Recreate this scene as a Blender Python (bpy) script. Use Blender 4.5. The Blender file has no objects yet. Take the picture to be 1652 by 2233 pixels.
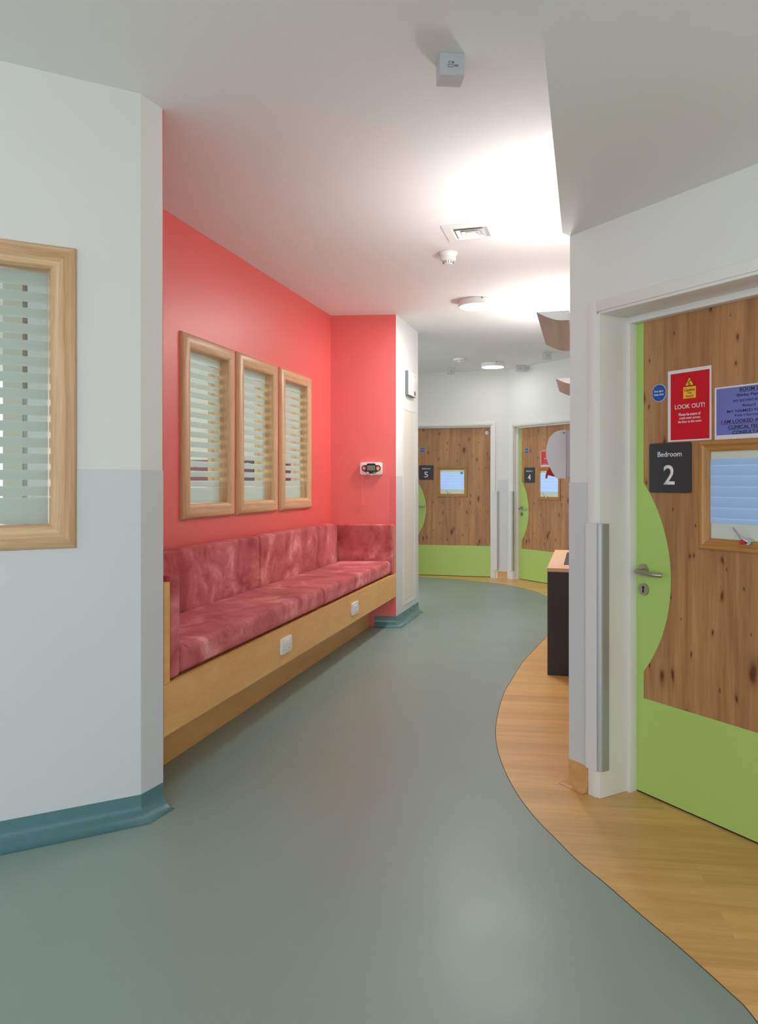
import bpy, bmesh, math, random
from mathutils import Matrix, Vector
random.seed(4)
SC = bpy.context.scene
COL = SC.collection

# ------------------------------------------------------------------ camera
cam_d = bpy.data.cameras.new('camera')
cam_d.sensor_fit = 'HORIZONTAL'; cam_d.sensor_width = 36.0
cam_d.lens = 36.0 * 1680 / 1652
cam_d.shift_y = -66.5 / 1652
cam_d.clip_start = 0.05
cam = bpy.data.objects.new('camera', cam_d); COL.objects.link(cam)
cam.location = (0, 0, 1.35); cam.rotation_euler = (math.pi / 2, 0, 0)
SC.camera = cam

# ------------------------------------------------------------------ world, exposure
SC.view_settings.view_transform = 'Standard'
SC.view_settings.look = 'None'
SC.view_settings.gamma = 1.0
SC.view_settings.use_curve_mapping = False
SC.view_settings.exposure = 0.9
W = bpy.data.worlds.new('world'); SC.world = W; W.use_nodes = True
W.node_tree.nodes['Background'].inputs[0].default_value = (0.86, 0.96, 1.0, 1)
W.node_tree.nodes['Background'].inputs[1].default_value = 0.74

# big soft fill light added out of view behind the camera
def area(name, loc, target, sx, sy, power, color):
    d = bpy.data.lights.new(name, 'AREA'); d.shape = 'RECTANGLE'; d.size = sx; d.size_y = sy
    d.energy = power; d.color = color
    o = bpy.data.objects.new(name, d); COL.objects.link(o); o.location = loc
    o.rotation_euler = (Vector(target) - Vector(loc)).to_track_quat('-Z', 'Y').to_euler()
    return o
area('rear_fill_light', (-0.9, -3.4, 1.7), (-0.2, 3, 1.2), 3.0, 1.8, 40, (0.93, 0.98, 1.0))
area('office_fill_light', (-3.6, 6.0, 1.7), (-1.2, 6.2, 1.4), 2.4, 1.8, 40, (1.0, 0.98, 0.94))  # fill light added to brighten the office behind the striped windows
UPLIGHT_W = 6.8
ROUND_E = 86.0

# ------------------------------------------------------------------ helpers
def frame(ox, oy, dx, dy, oz=0.0):
    L = math.hypot(dx, dy); dx /= L; dy /= L
    return Matrix(((dx, -dy, 0, ox), (dy, dx, 0, oy), (0, 0, 1, oz), (0, 0, 0, 1)))
ID = Matrix.Identity(4)

def props(o, label, cat, group=None, kind=None):
    o['label'] = label; o['category'] = cat
    if group: o['group'] = group
    if kind: o['kind'] = kind
    return o

def finish(bm, name, mats, smooth=False):
    bmesh.ops.recalc_face_normals(bm, faces=bm.faces)
    me = bpy.data.meshes.new(name); bm.to_mesh(me); bm.free()
    if not isinstance(mats, (list, tuple)): mats = [mats]
    for m in mats: me.materials.append(m)
    if smooth:
        for p in me.polygons: p.use_smooth = True
        try: me.set_sharp_from_angle(angle=math.radians(35))
        except Exception: pass
    return me

def single(name, bm, mats, M, label, cat, group=None, kind=None, smooth=False, base=None):
    """a thing that is one mesh; M = frame, base = its origin in frame coordinates"""
    if base is None:
        zs = [v.co.z for v in bm.verts]; xs = [v.co.x for v in bm.verts]; ys = [v.co.y for v in bm.verts]
        base = ((min(xs) + max(xs)) / 2, (min(ys) + max(ys)) / 2, min(zs))
    bmesh.ops.translate(bm, vec=-Vector(base), verts=bm.verts)
    o = bpy.data.objects.new(name, finish(bm, name, mats, smooth)); COL.objects.link(o)
    o.matrix_world = M @ Matrix.Translation(base)
    return props(o, label, cat, group, kind)

def thing(name, label, cat, M, base, group=None, kind=None):
    o = bpy.data.objects.new(name, None); COL.objects.link(o)
    o.empty_display_size = 0.05
    o.matrix_world = M @ Matrix.Translation(base)
    o['ox'], o['oy'], o['oz'] = base
    return props(o, label, cat, group, kind)

def part(name, bm, mats, root, smooth=False, label=None, top=None):
    """bm in the coordinates of the frame of the thing; top = the thing when root is itself a part"""
    t = top or root
    bmesh.ops.translate(bm, vec=(-t['ox'], -t['oy'], -t['oz']), verts=bm.verts)
    o = bpy.data.objects.new(name, finish(bm, name, mats, smooth)); COL.objects.link(o)
    o.parent = root
    if label: o['label'] = label
    return o

def box(bm, x0, x1, y0, y1, z0, z1, mi=0, bev=0.0, seg=2):
    t = bmesh.new()
    bmesh.ops.create_cube(t, size=1.0)
    bmesh.ops.scale(t, vec=(abs(x1 - x0), abs(y1 - y0), abs(z1 - z0)), verts=t.verts)
    bmesh.ops.translate(t, vec=((x0 + x1) / 2, (y0 + y1) / 2, (z0 + z1) / 2), verts=t.verts)
    if bev > 0:
        bmesh.ops.bevel(t, geom=t.edges[:], offset=bev, segments=seg, profile=0.5, affect='EDGES')
    merge(bm, t, mi)
    return bm

def merge(bm, t, mi=None):
    mp = {}
    for v in t.verts: mp[v] = bm.verts.new(v.co)
    for f in t.faces:
        try:
            n = bm.faces.new([mp[v] for v in f.verts])
            n.material_index = f.material_index if mi is None else mi
        except ValueError: pass
    t.free()

def B(*a, **k):
    bm = bmesh.new(); return box(bm, *a, **k)

def prism(pts, z0, z1, bev=0.0, seg=2, only_z=False):
    """footprint in xy extruded in z"""
    bm = bmesh.new()
    lo = [bm.verts.new((x, y, z0)) for x, y in pts]; hi = [bm.verts.new((x, y, z1)) for x, y in pts]
    bm.faces.new(lo); bm.faces.new(hi)
    n = len(pts)
    for i in range(n): bm.faces.new((lo[i], lo[(i + 1) % n], hi[(i + 1) % n], hi[i]))
    if bev: bmesh.ops.bevel(bm, geom=bm.edges[:], offset=bev, segments=seg, profile=0.5, affect='EDGES')
    return bm

def plate(pts, y0, y1, bm=None, mi=0, bev=0.0):
    """outline in xz extruded in y"""
    t = bmesh.new()
    a = [t.verts.new((x, y0, z)) for x, z in pts]; b = [t.verts.new((x, y1, z)) for x, z in pts]
    t.faces.new(a); t.faces.new(b)
    n = len(pts)
    for i in range(n): t.faces.new((a[i], a[(i + 1) % n], b[(i + 1) % n], b[i]))
    if bev: bmesh.ops.bevel(t, geom=t.edges[:], offset=bev, segments=2, profile=0.5, affect='EDGES')
    if bm is None: bm = bmesh.new()
    merge(bm, t, mi)
    return bm

def rrect(x0, x1, z0, z1, r, n=6):
    out = []
    for cx, cz, a0 in ((x1 - r, z1 - r, 0), (x0 + r, z1 - r, 90), (x0 + r, z0 + r, 180), (x1 - r, z0 + r, 270)):
        for i in range(n + 1):
            a = math.radians(a0 + 90 * i / n)
            out.append((cx + r * math.cos(a), cz + r * math.sin(a)))
    return out

def circ(cx, cz, r, n=40, rz=None):
    rz = rz or r
    return [(cx + r * math.cos(2 * math.pi * i / n), cz + rz * math.sin(2 * math.pi * i / n)) for i in range(n)]

def lathe(profile, cx, cy, n=48, bm=None):
    """profile (r, z), axis z"""
    t = bmesh.new(); rings = []
    for r, z in profile:
        if r < 1e-6: rings.append([t.verts.new((cx, cy, z))])
        else: rings.append([t.verts.new((cx + r * math.cos(2 * math.pi * i / n), cy + r * math.sin(2 * math.pi * i / n), z)) for i in range(n)])
    for a, b in zip(rings, rings[1:]):
        for i in range(n):
            j = (i + 1) % n
            if len(a) == 1 and len(b) == 1: continue
            if len(a) == 1: t.faces.new((a[0], b[i], b[j]))
            elif len(b) == 1: t.faces.new((a[i], a[j], b[0]))
            else: t.faces.new((a[i], a[j], b[j], b[i]))
    if bm is None: return t
    merge(bm, t); return bm

def tube(pts, r, n=10, bm=None, closed=False):
    """round bar through 3-D points"""
    t = bmesh.new(); P = [Vector(p) for p in pts]; m = len(P); rings = []
    R = r if isinstance(r, (list, tuple)) else [r] * m
    prev = None
    for i, p in enumerate(P):
        if closed: d = (P[(i + 1) % m] - P[i - 1]).normalized()
        else: d = (P[min(i + 1, m - 1)] - P[max(i - 1, 0)]).normalized()
        if prev is None:
            u = d.orthogonal().normalized()
        else:
            u = (prev - d * prev.dot(d)).normalized()
        prev = u; v = d.cross(u)
        rings.append([t.verts.new(p + (u * math.cos(2 * math.pi * k / n) + v * math.sin(2 * math.pi * k / n)) * R[i]) for k in range(n)])
    for i in range(m if closed else m - 1):
        a, b = rings[i], rings[(i + 1) % m]
        for k in range(n): t.faces.new((a[k], a[(k + 1) % n], b[(k + 1) % n], b[k]))
    if not closed: t.faces.new(rings[0]); t.faces.new(rings[-1])
    if bm is None: return t
    merge(bm, t); return bm

def text_bm(s, cx, cz, w, h, y, bold=0.0, thick=0.0006, align='C'):
    """flat raised lettering in the xz plane; w, h = size of its bounding box"""
    cu = bpy.data.curves.new('lettering', 'FONT'); cu.body = s; cu.size = 1.0; cu.offset = bold; cu.resolution_u = 3
    ob = bpy.data.objects.new('lettering_source', cu); COL.objects.link(ob)
    dg = bpy.context.evaluated_depsgraph_get()
    me = bpy.data.meshes.new_from_object(ob.evaluated_get(dg))
    bpy.data.objects.remove(ob); bpy.data.curves.remove(cu)
    t = bmesh.new(); t.from_mesh(me); bpy.data.meshes.remove(me)
    xs = [v.co.x for v in t.verts]; ys = [v.co.y for v in t.verts]
    if not xs: return t
    x0, x1, y0, y1 = min(xs), max(xs), min(ys), max(ys)
    sx = w / max(x1 - x0, 1e-4); sz = h / max(y1 - y0, 1e-4)
    for v in t.verts:
        v.co = Vector((cx + (v.co.x - (x0 + x1) / 2) * sx, y, cz + (v.co.y - (y0 + y1) / 2) * sz))
    r = bmesh.ops.extrude_face_region(t, geom=t.faces[:])
    bmesh.ops.translate(t, vec=(0, -thick, 0), verts=[g for g in r['geom'] if isinstance(g, bmesh.types.BMVert)])
    return t

# ------------------------------------------------------------------ materials
def srgb(r, g, b):
    f = lambda c: (c / 255) / 12.92 if c / 255 <= 0.04045 else ((c / 255 + 0.055) / 1.055) ** 2.4
    return (f(r), f(g), f(b), 1)
def mat(name, col, rough=0.6, metal=0.0, spec=0.5, bump=0.0, bscale=200, coat=0.0, var=0.0, vscale=3.0, sheen=0.0):
    m = bpy.data.materials.new(name); m.use_nodes = True; nt = m.node_tree; b = nt.nodes['Principled BSDF']
    b.inputs['Base Color'].default_value = col; b.inputs['Roughness'].default_value = rough
    b.inputs['Metallic'].default_value = metal; b.inputs['Specular IOR Level'].default_value = spec
    b.inputs['Coat Weight'].default_value = coat; b.inputs['Sheen Weight'].default_value = sheen
    tc = nt.nodes.new('ShaderNodeTexCoord')
    if var > 0:
        n = nt.nodes.new('ShaderNodeTexNoise'); n.inputs['Scale'].default_value = vscale; n.inputs['Detail'].default_value = 4
        nt.links.new(tc.outputs['Object'], n.inputs['Vector'])
        mx = nt.nodes.new('ShaderNodeMix'); mx.data_type = 'RGBA'
        mx.inputs[6].default_value = tuple(c * (1 - var) for c in col[:3]) + (1,)
        mx.inputs[7].default_value = tuple(min(1, c * (1 + var)) for c in col[:3]) + (1,)
        nt.links.new(n.outputs['Fac'], mx.inputs[0]); nt.links.new(mx.outputs[2], b.inputs['Base Color'])
    if bump > 0:
        n = nt.nodes.new('ShaderNodeTexNoise'); n.inputs['Scale'].default_value = bscale; n.inputs['Detail'].default_value = 2
        nt.links.new(tc.outputs['Object'], n.inputs['Vector'])
        bp = nt.nodes.new('ShaderNodeBump'); bp.inputs['Strength'].default_value = bump; bp.inputs['Distance'].default_value = 0.001
        nt.links.new(n.outputs['Fac'], bp.inputs['Height']); nt.links.new(bp.outputs['Normal'], b.inputs['Normal'])
    return m
def emis(name, col, strength):
    m = bpy.data.materials.new(name); m.use_nodes = True; b = m.node_tree.nodes['Principled BSDF']
    b.inputs['Base Color'].default_value = col; b.inputs['Emission Color'].default_value = col
    b.inputs['Emission Strength'].default_value = strength
    return m

def ramp(nt, stops):
    r = nt.nodes.new('ShaderNodeValToRGB'); e = r.color_ramp.elements
    while len(e) < len(stops): e.new(0.5)
    for i, (p, c) in enumerate(stops): e[i].position = p; e[i].color = c
    return r
def wood(name, dark, light, axis='Z', along=1.2, across=14.0, rough=0.45, knots=False, contrast=1.0, rings=True, rot=0.0, planks=False):
    m = bpy.data.materials.new(name); m.use_nodes = True; nt = m.node_tree; b = nt.nodes['Principled BSDF']
    tc = nt.nodes.new('ShaderNodeTexCoord'); mp = nt.nodes.new('ShaderNodeMapping')
    sc = {'X': (along, across, across), 'Y': (across, along, across), 'Z': (across, across, along)}[axis]
    rt = nt.nodes.new('ShaderNodeMapping'); rt.inputs['Rotation'].default_value = (0, 0, rot)
    nt.links.new(tc.outputs['Object'], rt.inputs['Vector'])
    mp.inputs['Scale'].default_value = sc
    vec = rt.outputs['Vector']
    if planks:
        br = nt.nodes.new('ShaderNodeTexBrick'); br.offset = 0.37; br.inputs['Scale'].default_value = 1.0
        br.inputs['Brick Width'].default_value = 1.15; br.inputs['Row Height'].default_value = 0.15
        br.inputs['Mortar Size'].default_value = 0.0006; br.inputs['Color1'].default_value = (0, 0, 0, 1); br.inputs['Color2'].default_value = (1, 1, 1, 1)
        br.inputs['Mortar'].default_value = (0.5, 0.5, 0.5, 1)
        nt.links.new(vec, br.inputs['Vector'])
        add = nt.nodes.new('ShaderNodeVectorMath'); add.operation = 'MULTIPLY_ADD'
        add.inputs[1].default_value = (7.3, 3.1, 0); nt.links.new(br.outputs['Color'], add.inputs[0]); nt.links.new(vec, add.inputs[2])
        vec = add.outputs[0]
    nt.links.new(vec, mp.inputs['Vector'])
    n1 = nt.nodes.new('ShaderNodeTexNoise'); n1.inputs['Scale'].default_value = 1.0; n1.inputs['Detail'].default_value = 8; n1.inputs['Roughness'].default_value = 0.62; n1.inputs['Distortion'].default_value = 0.6
    nt.links.new(mp.outputs['Vector'], n1.inputs['Vector'])
    n2 = nt.nodes.new('ShaderNodeTexNoise'); n2.inputs['Scale'].default_value = 6.0; n2.inputs['Detail'].default_value = 6; n2.inputs['Roughness'].default_value = 0.7
    nt.links.new(mp.outputs['Vector'], n2.inputs['Vector'])
    mixf = nt.nodes.new('ShaderNodeMath'); mixf.operation = 'MULTIPLY_ADD'; mixf.inputs[1].default_value = 0.35
    nt.links.new(n2.outputs['Fac'], mixf.inputs[0])
    m2 = nt.nodes.new('ShaderNodeMath'); m2.operation = 'MULTIPLY'; m2.inputs[1].default_value = 0.65; nt.links.new(n1.outputs['Fac'], m2.inputs[0])
    nt.links.new(m2.outputs[0], mixf.inputs[2])
    w = 0.22 / contrast
    r = ramp(nt, [(0.5 - w, dark), (0.5, tuple((a + c) / 2 for a, c in zip(dark, light))), (0.5 + w, light)])
    nt.links.new(mixf.outputs[0], r.inputs['Fac'])
    out = r.outputs['Color']
    if planks:
        mx = nt.nodes.new('ShaderNodeMix'); mx.data_type = 'RGBA'; mx.blend_type = 'MULTIPLY'; mx.inputs[0].default_value = 1
        rr = ramp(nt, [(0, (0.88, 0.86, 0.83, 1)), (1, (1.06, 1.05, 1.04, 1))]); nt.links.new(br.outputs['Color'], rr.inputs['Fac'])
        nt.links.new(out, mx.inputs[6]); nt.links.new(rr.outputs['Color'], mx.inputs[7]); out = mx.outputs[2]
    if knots:
        for ks, ko, rad in (((5.2, 0.0, 2.2), 0.0, 1.0), ((9.0, 0.0, 4.2), 3.7, 1.0)):
            k = nt.nodes.new('ShaderNodeMapping'); k.inputs['Scale'].default_value = ks; k.inputs['Rotation'].default_value = (math.pi / 2, 0, 0); k.inputs['Location'].default_value = (ko, ko * 2, 0); nt.links.new(tc.outputs['Object'], k.inputs['Vector'])
            wob = nt.nodes.new('ShaderNodeTexNoise'); wob.inputs['Scale'].default_value = 11; nt.links.new(tc.outputs['Object'], wob.inputs['Vector'])
            ma = nt.nodes.new('ShaderNodeVectorMath'); ma.operation = 'MULTIPLY_ADD'; ma.inputs[1].default_value = (0.20, 0.20, 0.0)
            nt.links.new(wob.outputs['Color'], ma.inputs[0]); nt.links.new(k.outputs['Vector'], ma.inputs[2])
            vo = nt.nodes.new('ShaderNodeTexVoronoi'); vo.voronoi_dimensions = '2D'; vo.inputs['Scale'].default_value = 1.0; nt.links.new(ma.outputs[0], vo.inputs['Vector'])
            sc_ = nt.nodes.new('ShaderNodeSeparateColor'); nt.links.new(vo.outputs['Color'], sc_.inputs[0])
            mr = nt.nodes.new('ShaderNodeMapRange'); mr.inputs['To Min'].default_value = 0.8; mr.inputs['To Max'].default_value = 5.0; nt.links.new(sc_.outputs[0], mr.inputs['Value'])
            mu = nt.nodes.new('ShaderNodeMath'); mu.operation = 'MULTIPLY'; nt.links.new(vo.outputs['Distance'], mu.inputs[0]); nt.links.new(mr.outputs[0], mu.inputs[1])
            rk = ramp(nt, [(0.0, (0.12, 0.07, 0.05, 1)), (0.05, (0.30, 0.19, 0.13, 1)), (0.085, (0.66, 0.55, 0.47, 1)), (0.14, (0.9, 0.86, 0.82, 1)), (0.26, (1, 1, 1, 1))])
            nt.links.new(mu.outputs[0], rk.inputs['Fac'])
            mx = nt.nodes.new('ShaderNodeMix'); mx.data_type = 'RGBA'; mx.blend_type = 'MULTIPLY'; mx.inputs[0].default_value = 0.95
            nt.links.new(out, mx.inputs[6]); nt.links.new(rk.outputs['Color'], mx.inputs[7]); out = mx.outputs[2]
    nt.links.new(out, b.inputs['Base Color'])
    b.inputs['Roughness'].default_value = rough
    bp = nt.nodes.new('ShaderNodeBump'); bp.inputs['Strength'].default_value = 0.12; bp.inputs['Distance'].default_value = 0.001
    nt.links.new(n2.outputs['Fac'], bp.inputs['Height']); nt.links.new(bp.outputs['Normal'], b.inputs['Normal'])
    return m

M_wall = mat('white_wall_paint', srgb(228, 227, 225), 0.75, bump=0.08, bscale=350)
M_sheet = mat('pale_grey_wall_sheet', srgb(210, 212, 215), 0.42, bump=0.05, bscale=500)
M_ceil = mat('ceiling_paint', srgb(235, 235, 235), 0.8, bump=0.05)
M_red = mat('coral_wall_paint', srgb(234, 99, 95), 0.42, spec=0.9, bump=0.08, bscale=300)
M_redsheet = mat('coral_wall_sheet', srgb(234, 102, 98), 0.42)
M_trim = mat('white_gloss_woodwork', srgb(230, 228, 224), 0.35)
M_green = mat('lime_green_laminate', srgb(174, 202, 108), 0.42, bump=0.06, bscale=900)
M_dark = mat('black_gap_shade', srgb(18, 17, 17), 0.6)
M_steel = mat('brushed_steel', srgb(178, 172, 160), 0.32, metal=1.0)
M_alu = mat('anodised_aluminium', srgb(176, 178, 180), 0.5, metal=0.6)
M_alu_w = mat('pale_rail_cover', srgb(222, 220, 222), 0.4)
M_white = mat('white_plastic', srgb(236, 235, 234), 0.35)
M_whitem = mat('white_powder_coat', srgb(232, 230, 230), 0.45)
M_grey = mat('grey_plastic', srgb(120, 124, 124), 0.5)
M_sign = mat('charcoal_sign', srgb(50, 49, 53), 0.45, bump=0.1, bscale=700)
M_signtxt = mat('sign_lettering', srgb(232, 228, 228), 0.5)
M_blue = mat('mandatory_blue', srgb(8, 78, 170), 0.4)
M_paper = mat('white_paper', srgb(224, 220, 224), 0.35, coat=0.3)
M_pred = mat('poster_red', srgb(205, 12, 36), 0.3, coat=0.4)
M_pblue = mat('poster_blue', srgb(104, 116, 190), 0.25, coat=0.5)
M_yel = mat('caution_yellow', srgb(245, 180, 50), 0.4)
M_black = mat('black_ink', srgb(22, 20, 24), 0.5)
M_navy = mat('dark_navy_ink', srgb(38, 24, 66), 0.4)
M_beige = mat('office_wall_paint', srgb(214, 206, 194), 0.8)
M_charcoal = mat('charcoal_panel', srgb(52, 44, 46), 0.6, bump=0.2, bscale=500)
M_ply = wood('birch_ply_edge', srgb(196, 140, 104), srgb(226, 178, 140), 'X', 2, 60)
M_birch = wood('birch_ply_top', srgb(226, 182, 146), srgb(236, 196, 160), 'X', 2, 30)
M_oak = wood('knotty_oak_laminate', srgb(130, 80, 46), srgb(200, 148, 100), 'Z', 0.7, 11, 0.4, knots=True, contrast=1.1)
M_oaktrim_h = wood('oak_bead_horizontal', srgb(150, 98, 44), srgb(196, 142, 78), 'X', 3, 60, 0.4)
M_oaktrim_v = wood('oak_bead_vertical', srgb(150, 98, 44), srgb(196, 142, 78), 'Z', 3, 60, 0.4)
M_ash_h = wood('ash_frame_horizontal', srgb(176, 126, 80), srgb(240, 206, 164), 'X', 1.4, 42, 0.38)
M_ash_v = wood('ash_frame_vertical', srgb(176, 126, 80), srgb(240, 206, 164), 'Z', 1.4, 42, 0.38)
M_maple = wood('maple_bench_panel', srgb(216, 160, 92), srgb(240, 188, 120), 'Y', 0.9, 9, 0.38, contrast=0.95)
M_plank = wood('oak_plank_floor', srgb(208, 158, 90), srgb(242, 198, 132), 'X', 1.3, 16, 0.36, planks=True, rot=math.radians(8), contrast=1.05)
M_uplight = mat('uplight_copper_underside', srgb(206, 184, 176), 0.33, metal=0.55)
M_vent_in = mat('vent_shadow_gap', srgb(170, 170, 170), 0.7)
M_copper = mat('towel_red', srgb(186, 6, 18), 0.6)

def vinyl(name, col, col2, ro=(0.34, 0.46)):
    m = bpy.data.materials.new(name); m.use_nodes = True; nt = m.node_tree; b = nt.nodes['Principled BSDF']
    tc = nt.nodes.new('ShaderNodeTexCoord')
    n = nt.nodes.new('ShaderNodeTexNoise'); n.inputs['Scale'].default_value = 420; n.inputs['Detail'].default_value = 2
    nt.links.new(tc.outputs['Object'], n.inputs['Vector'])
    r = ramp(nt, [(0.3, col), (0.7, col2)]); nt.links.new(n.outputs['Fac'], r.inputs['Fac'])
    sp = nt.nodes.new('ShaderNodeTexVoronoi'); sp.inputs['Scale'].default_value = 60; nt.links.new(tc.outputs['Object'], sp.inputs['Vector'])
    rs = ramp(nt, [(0.0, (0.5, 0.55, 0.52, 1)), (0.035, (0, 0, 0, 1))]); nt.links.new(sp.outputs['Distance'], rs.inputs['Fac'])
    mx = nt.nodes.new('ShaderNodeMix'); mx.data_type = 'RGBA'; mx.blend_type = 'ADD'; mx.inputs[0].default_value = 0.25
    nt.links.new(r.outputs['Color'], mx.inputs[6]); nt.links.new(rs.outputs['Color'], mx.inputs[7])
    nt.links.new(mx.outputs[2], b.inputs['Base Color'])
    n3 = nt.nodes.new('ShaderNodeTexNoise'); n3.inputs['Scale'].default_value = 1.6; n3.inputs['Detail'].default_value = 3
    nt.links.new(tc.outputs['Object'], n3.inputs['Vector'])
    rr = ramp(nt, [(0.3, (ro[0],) * 3 + (1,)), (0.7, (ro[1],) * 3 + (1,))]); nt.links.new(n3.outputs['Fac'], rr.inputs['Fac'])
    nt.links.new(rr.outputs['Color'], b.inputs['Roughness'])
    bp = nt.nodes.new('ShaderNodeBump'); bp.inputs['Strength'].default_value = 0.12; bp.inputs['Distance'].default_value = 0.0006
    nt.links.new(n.outputs['Fac'], bp.inputs['Height']); nt.links.new(bp.outputs['Normal'], b.inputs['Normal'])
    return m
M_teal = vinyl('teal_vinyl_floor', srgb(134, 153, 145), srgb(148, 165, 156))
M_cove = vinyl('teal_vinyl_cove_shaded', srgb(82, 122, 128), srgb(92, 132, 136), (0.22, 0.30))  # same vinyl as the floor, its shading darkened into the colour
M_plankcove = wood('oak_plank_cove', srgb(190, 142, 90), srgb(218, 174, 118), 'X', 1.3, 16, 0.36)

def velvet():
    m = bpy.data.materials.new('dusty_rose_velvet'); m.use_nodes = True; nt = m.node_tree; b = nt.nodes['Principled BSDF']
    tc = nt.nodes.new('ShaderNodeTexCoord')
    g = nt.nodes.new('ShaderNodeNewGeometry')
    n = nt.nodes.new('ShaderNodeTexNoise'); n.inputs['Scale'].default_value = 3.6; n.inputs['Detail'].default_value = 4; n.inputs['Roughness'].default_value = 0.55; n.inputs['Distortion'].default_value = 1.0
    nt.links.new(g.outputs['Position'], n.inputs['Vector'])
    r = ramp(nt, [(0.30, srgb(160, 62, 66)), (0.44, srgb(188, 92, 94)), (0.56, srgb(206, 112, 114)), (0.70, srgb(236, 158, 160))])
    nt.links.new(n.outputs['Fac'], r.inputs['Fac'])
    n2 = nt.nodes.new('ShaderNodeTexNoise'); n2.inputs['Scale'].default_value = 13; n2.inputs['Detail'].default_value = 3; n2.inputs['Distortion'].default_value = 2.0
    nt.links.new(g.outputs['Position'], n2.inputs['Vector'])
    r2 = ramp(nt, [(0.40, (0.74, 0.70, 0.70, 1)), (0.48, (1, 1, 1, 1))]); nt.links.new(n2.outputs['Fac'], r2.inputs['Fac'])
    mx = nt.nodes.new('ShaderNodeMix'); mx.data_type = 'RGBA'; mx.blend_type = 'MULTIPLY'; mx.inputs[0].default_value = 0.45
    nt.links.new(r.outputs['Color'], mx.inputs[6]); nt.links.new(r2.outputs['Color'], mx.inputs[7])
    nt.links.new(mx.outputs[2], b.inputs['Base Color'])
    b.inputs['Roughness'].default_value = 0.85; b.inputs['Sheen Weight'].default_value = 0.35
    b.inputs['Sheen Tint'].default_value = srgb(240, 170, 175); b.inputs['Specular IOR Level'].default_value = 0.15
    bp = nt.nodes.new('ShaderNodeBump'); bp.inputs['Strength'].default_value = 0.25; bp.inputs['Distance'].default_value = 0.01
    nt.links.new(n.outputs['Fac'], bp.inputs['Height']); nt.links.new(bp.outputs['Normal'], b.inputs['Normal'])
    return m
M_velvet = velvet()

def striped_glass(name, z_lo, z_hi, period, frost, tint):
    """clear glass with frosted manifestation bands; z measured in object coordinates"""
    m = bpy.data.materials.new(name); m.use_nodes = True; nt = m.node_tree
    for nd in list(nt.nodes): nt.nodes.remove(nd)
    out = nt.nodes.new('ShaderNodeOutputMaterial')
    tc = nt.nodes.new('ShaderNodeTexCoord'); sx = nt.nodes.new('ShaderNodeSeparateXYZ'); nt.links.new(tc.outputs['Object'], sx.inputs[0])
    def mt(op, a, b_=None):
        n = nt.nodes.new('ShaderNodeMath'); n.operation = op
        for i, v in enumerate((a, b_)):
            if v is None: continue
            if isinstance(v, (int, float)): n.inputs[i].default_value = v
            else: nt.links.new(v, n.inputs[i])
        return n.outputs[0]
    z = sx.outputs['Z']
    sh = mt('SUBTRACT', z, z_lo + 0.006)
    fr = mt('LESS_THAN', mt('FRACT', mt('DIVIDE', sh, period)), frost / period)
    band = mt('MAXIMUM', fr, mt('MAXIMUM', mt('LESS_THAN', z, z_lo), mt('GREATER_THAN', z, z_hi)))
    thin = mt('MULTIPLY', mt('GREATER_THAN', z, z_lo), mt('LESS_THAN', z, z_lo + 0.006))
    band = mt('SUBTRACT', band, thin)
    band = mt('MAXIMUM', band, 0.0)
    fb = nt.nodes.new('ShaderNodeBsdfPrincipled'); fb.inputs['Base Color'].default_value = tint; fb.inputs['Roughness'].default_value = 0.35
    trl = nt.nodes.new('ShaderNodeBsdfTranslucent'); trl.inputs['Color'].default_value = tint
    fm = nt.nodes.new('ShaderNodeMixShader'); fm.inputs[0].default_value = 0.45
    nt.links.new(fb.outputs[0], fm.inputs[1]); nt.links.new(trl.outputs[0], fm.inputs[2])
    tr = nt.nodes.new('ShaderNodeBsdfTransparent'); tr.inputs['Color'].default_value = (0.9, 0.94, 0.92, 1)
    gl = nt.nodes.new('ShaderNodeBsdfGlossy'); gl.inputs['Roughness'].default_value = 0.03
    lw = nt.nodes.new('ShaderNodeLayerWeight')
    refl = mt('ADD', mt('MULTIPLY', mt('POWER', lw.outputs['Facing'], 4.0), 0.5), 0.03)
    cm = nt.nodes.new('ShaderNodeMixShader'); nt.links.new(refl, cm.inputs[0])
    nt.links.new(tr.outputs[0], cm.inputs[1]); nt.links.new(gl.outputs[0], cm.inputs[2])
    mx = nt.nodes.new('ShaderNodeMixShader'); nt.links.new(band, mx.inputs[0])
    nt.links.new(cm.outputs[0], mx.inputs[1]); nt.links.new(fm.outputs[0], mx.inputs[2])
    nt.links.new(mx.outputs[0], out.inputs['Surface'])
    return m

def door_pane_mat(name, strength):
    """frosted vision panel: pale blind at top and bottom, blue strip between with its backlight put in as emission, thin pale lines"""
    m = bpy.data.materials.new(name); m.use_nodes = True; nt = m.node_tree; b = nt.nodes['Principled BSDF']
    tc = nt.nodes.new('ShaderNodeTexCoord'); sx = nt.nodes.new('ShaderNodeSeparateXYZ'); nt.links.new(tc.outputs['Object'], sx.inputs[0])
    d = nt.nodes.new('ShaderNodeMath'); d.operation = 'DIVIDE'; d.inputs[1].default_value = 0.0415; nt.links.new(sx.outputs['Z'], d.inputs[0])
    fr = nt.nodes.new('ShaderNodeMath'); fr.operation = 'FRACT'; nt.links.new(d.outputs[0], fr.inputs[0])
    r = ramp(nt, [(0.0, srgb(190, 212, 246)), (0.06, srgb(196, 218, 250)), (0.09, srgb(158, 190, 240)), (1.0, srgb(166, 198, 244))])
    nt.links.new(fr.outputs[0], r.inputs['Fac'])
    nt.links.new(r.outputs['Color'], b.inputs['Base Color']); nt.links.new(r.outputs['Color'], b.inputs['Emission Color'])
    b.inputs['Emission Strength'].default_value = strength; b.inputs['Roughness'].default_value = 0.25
    return m
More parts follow.
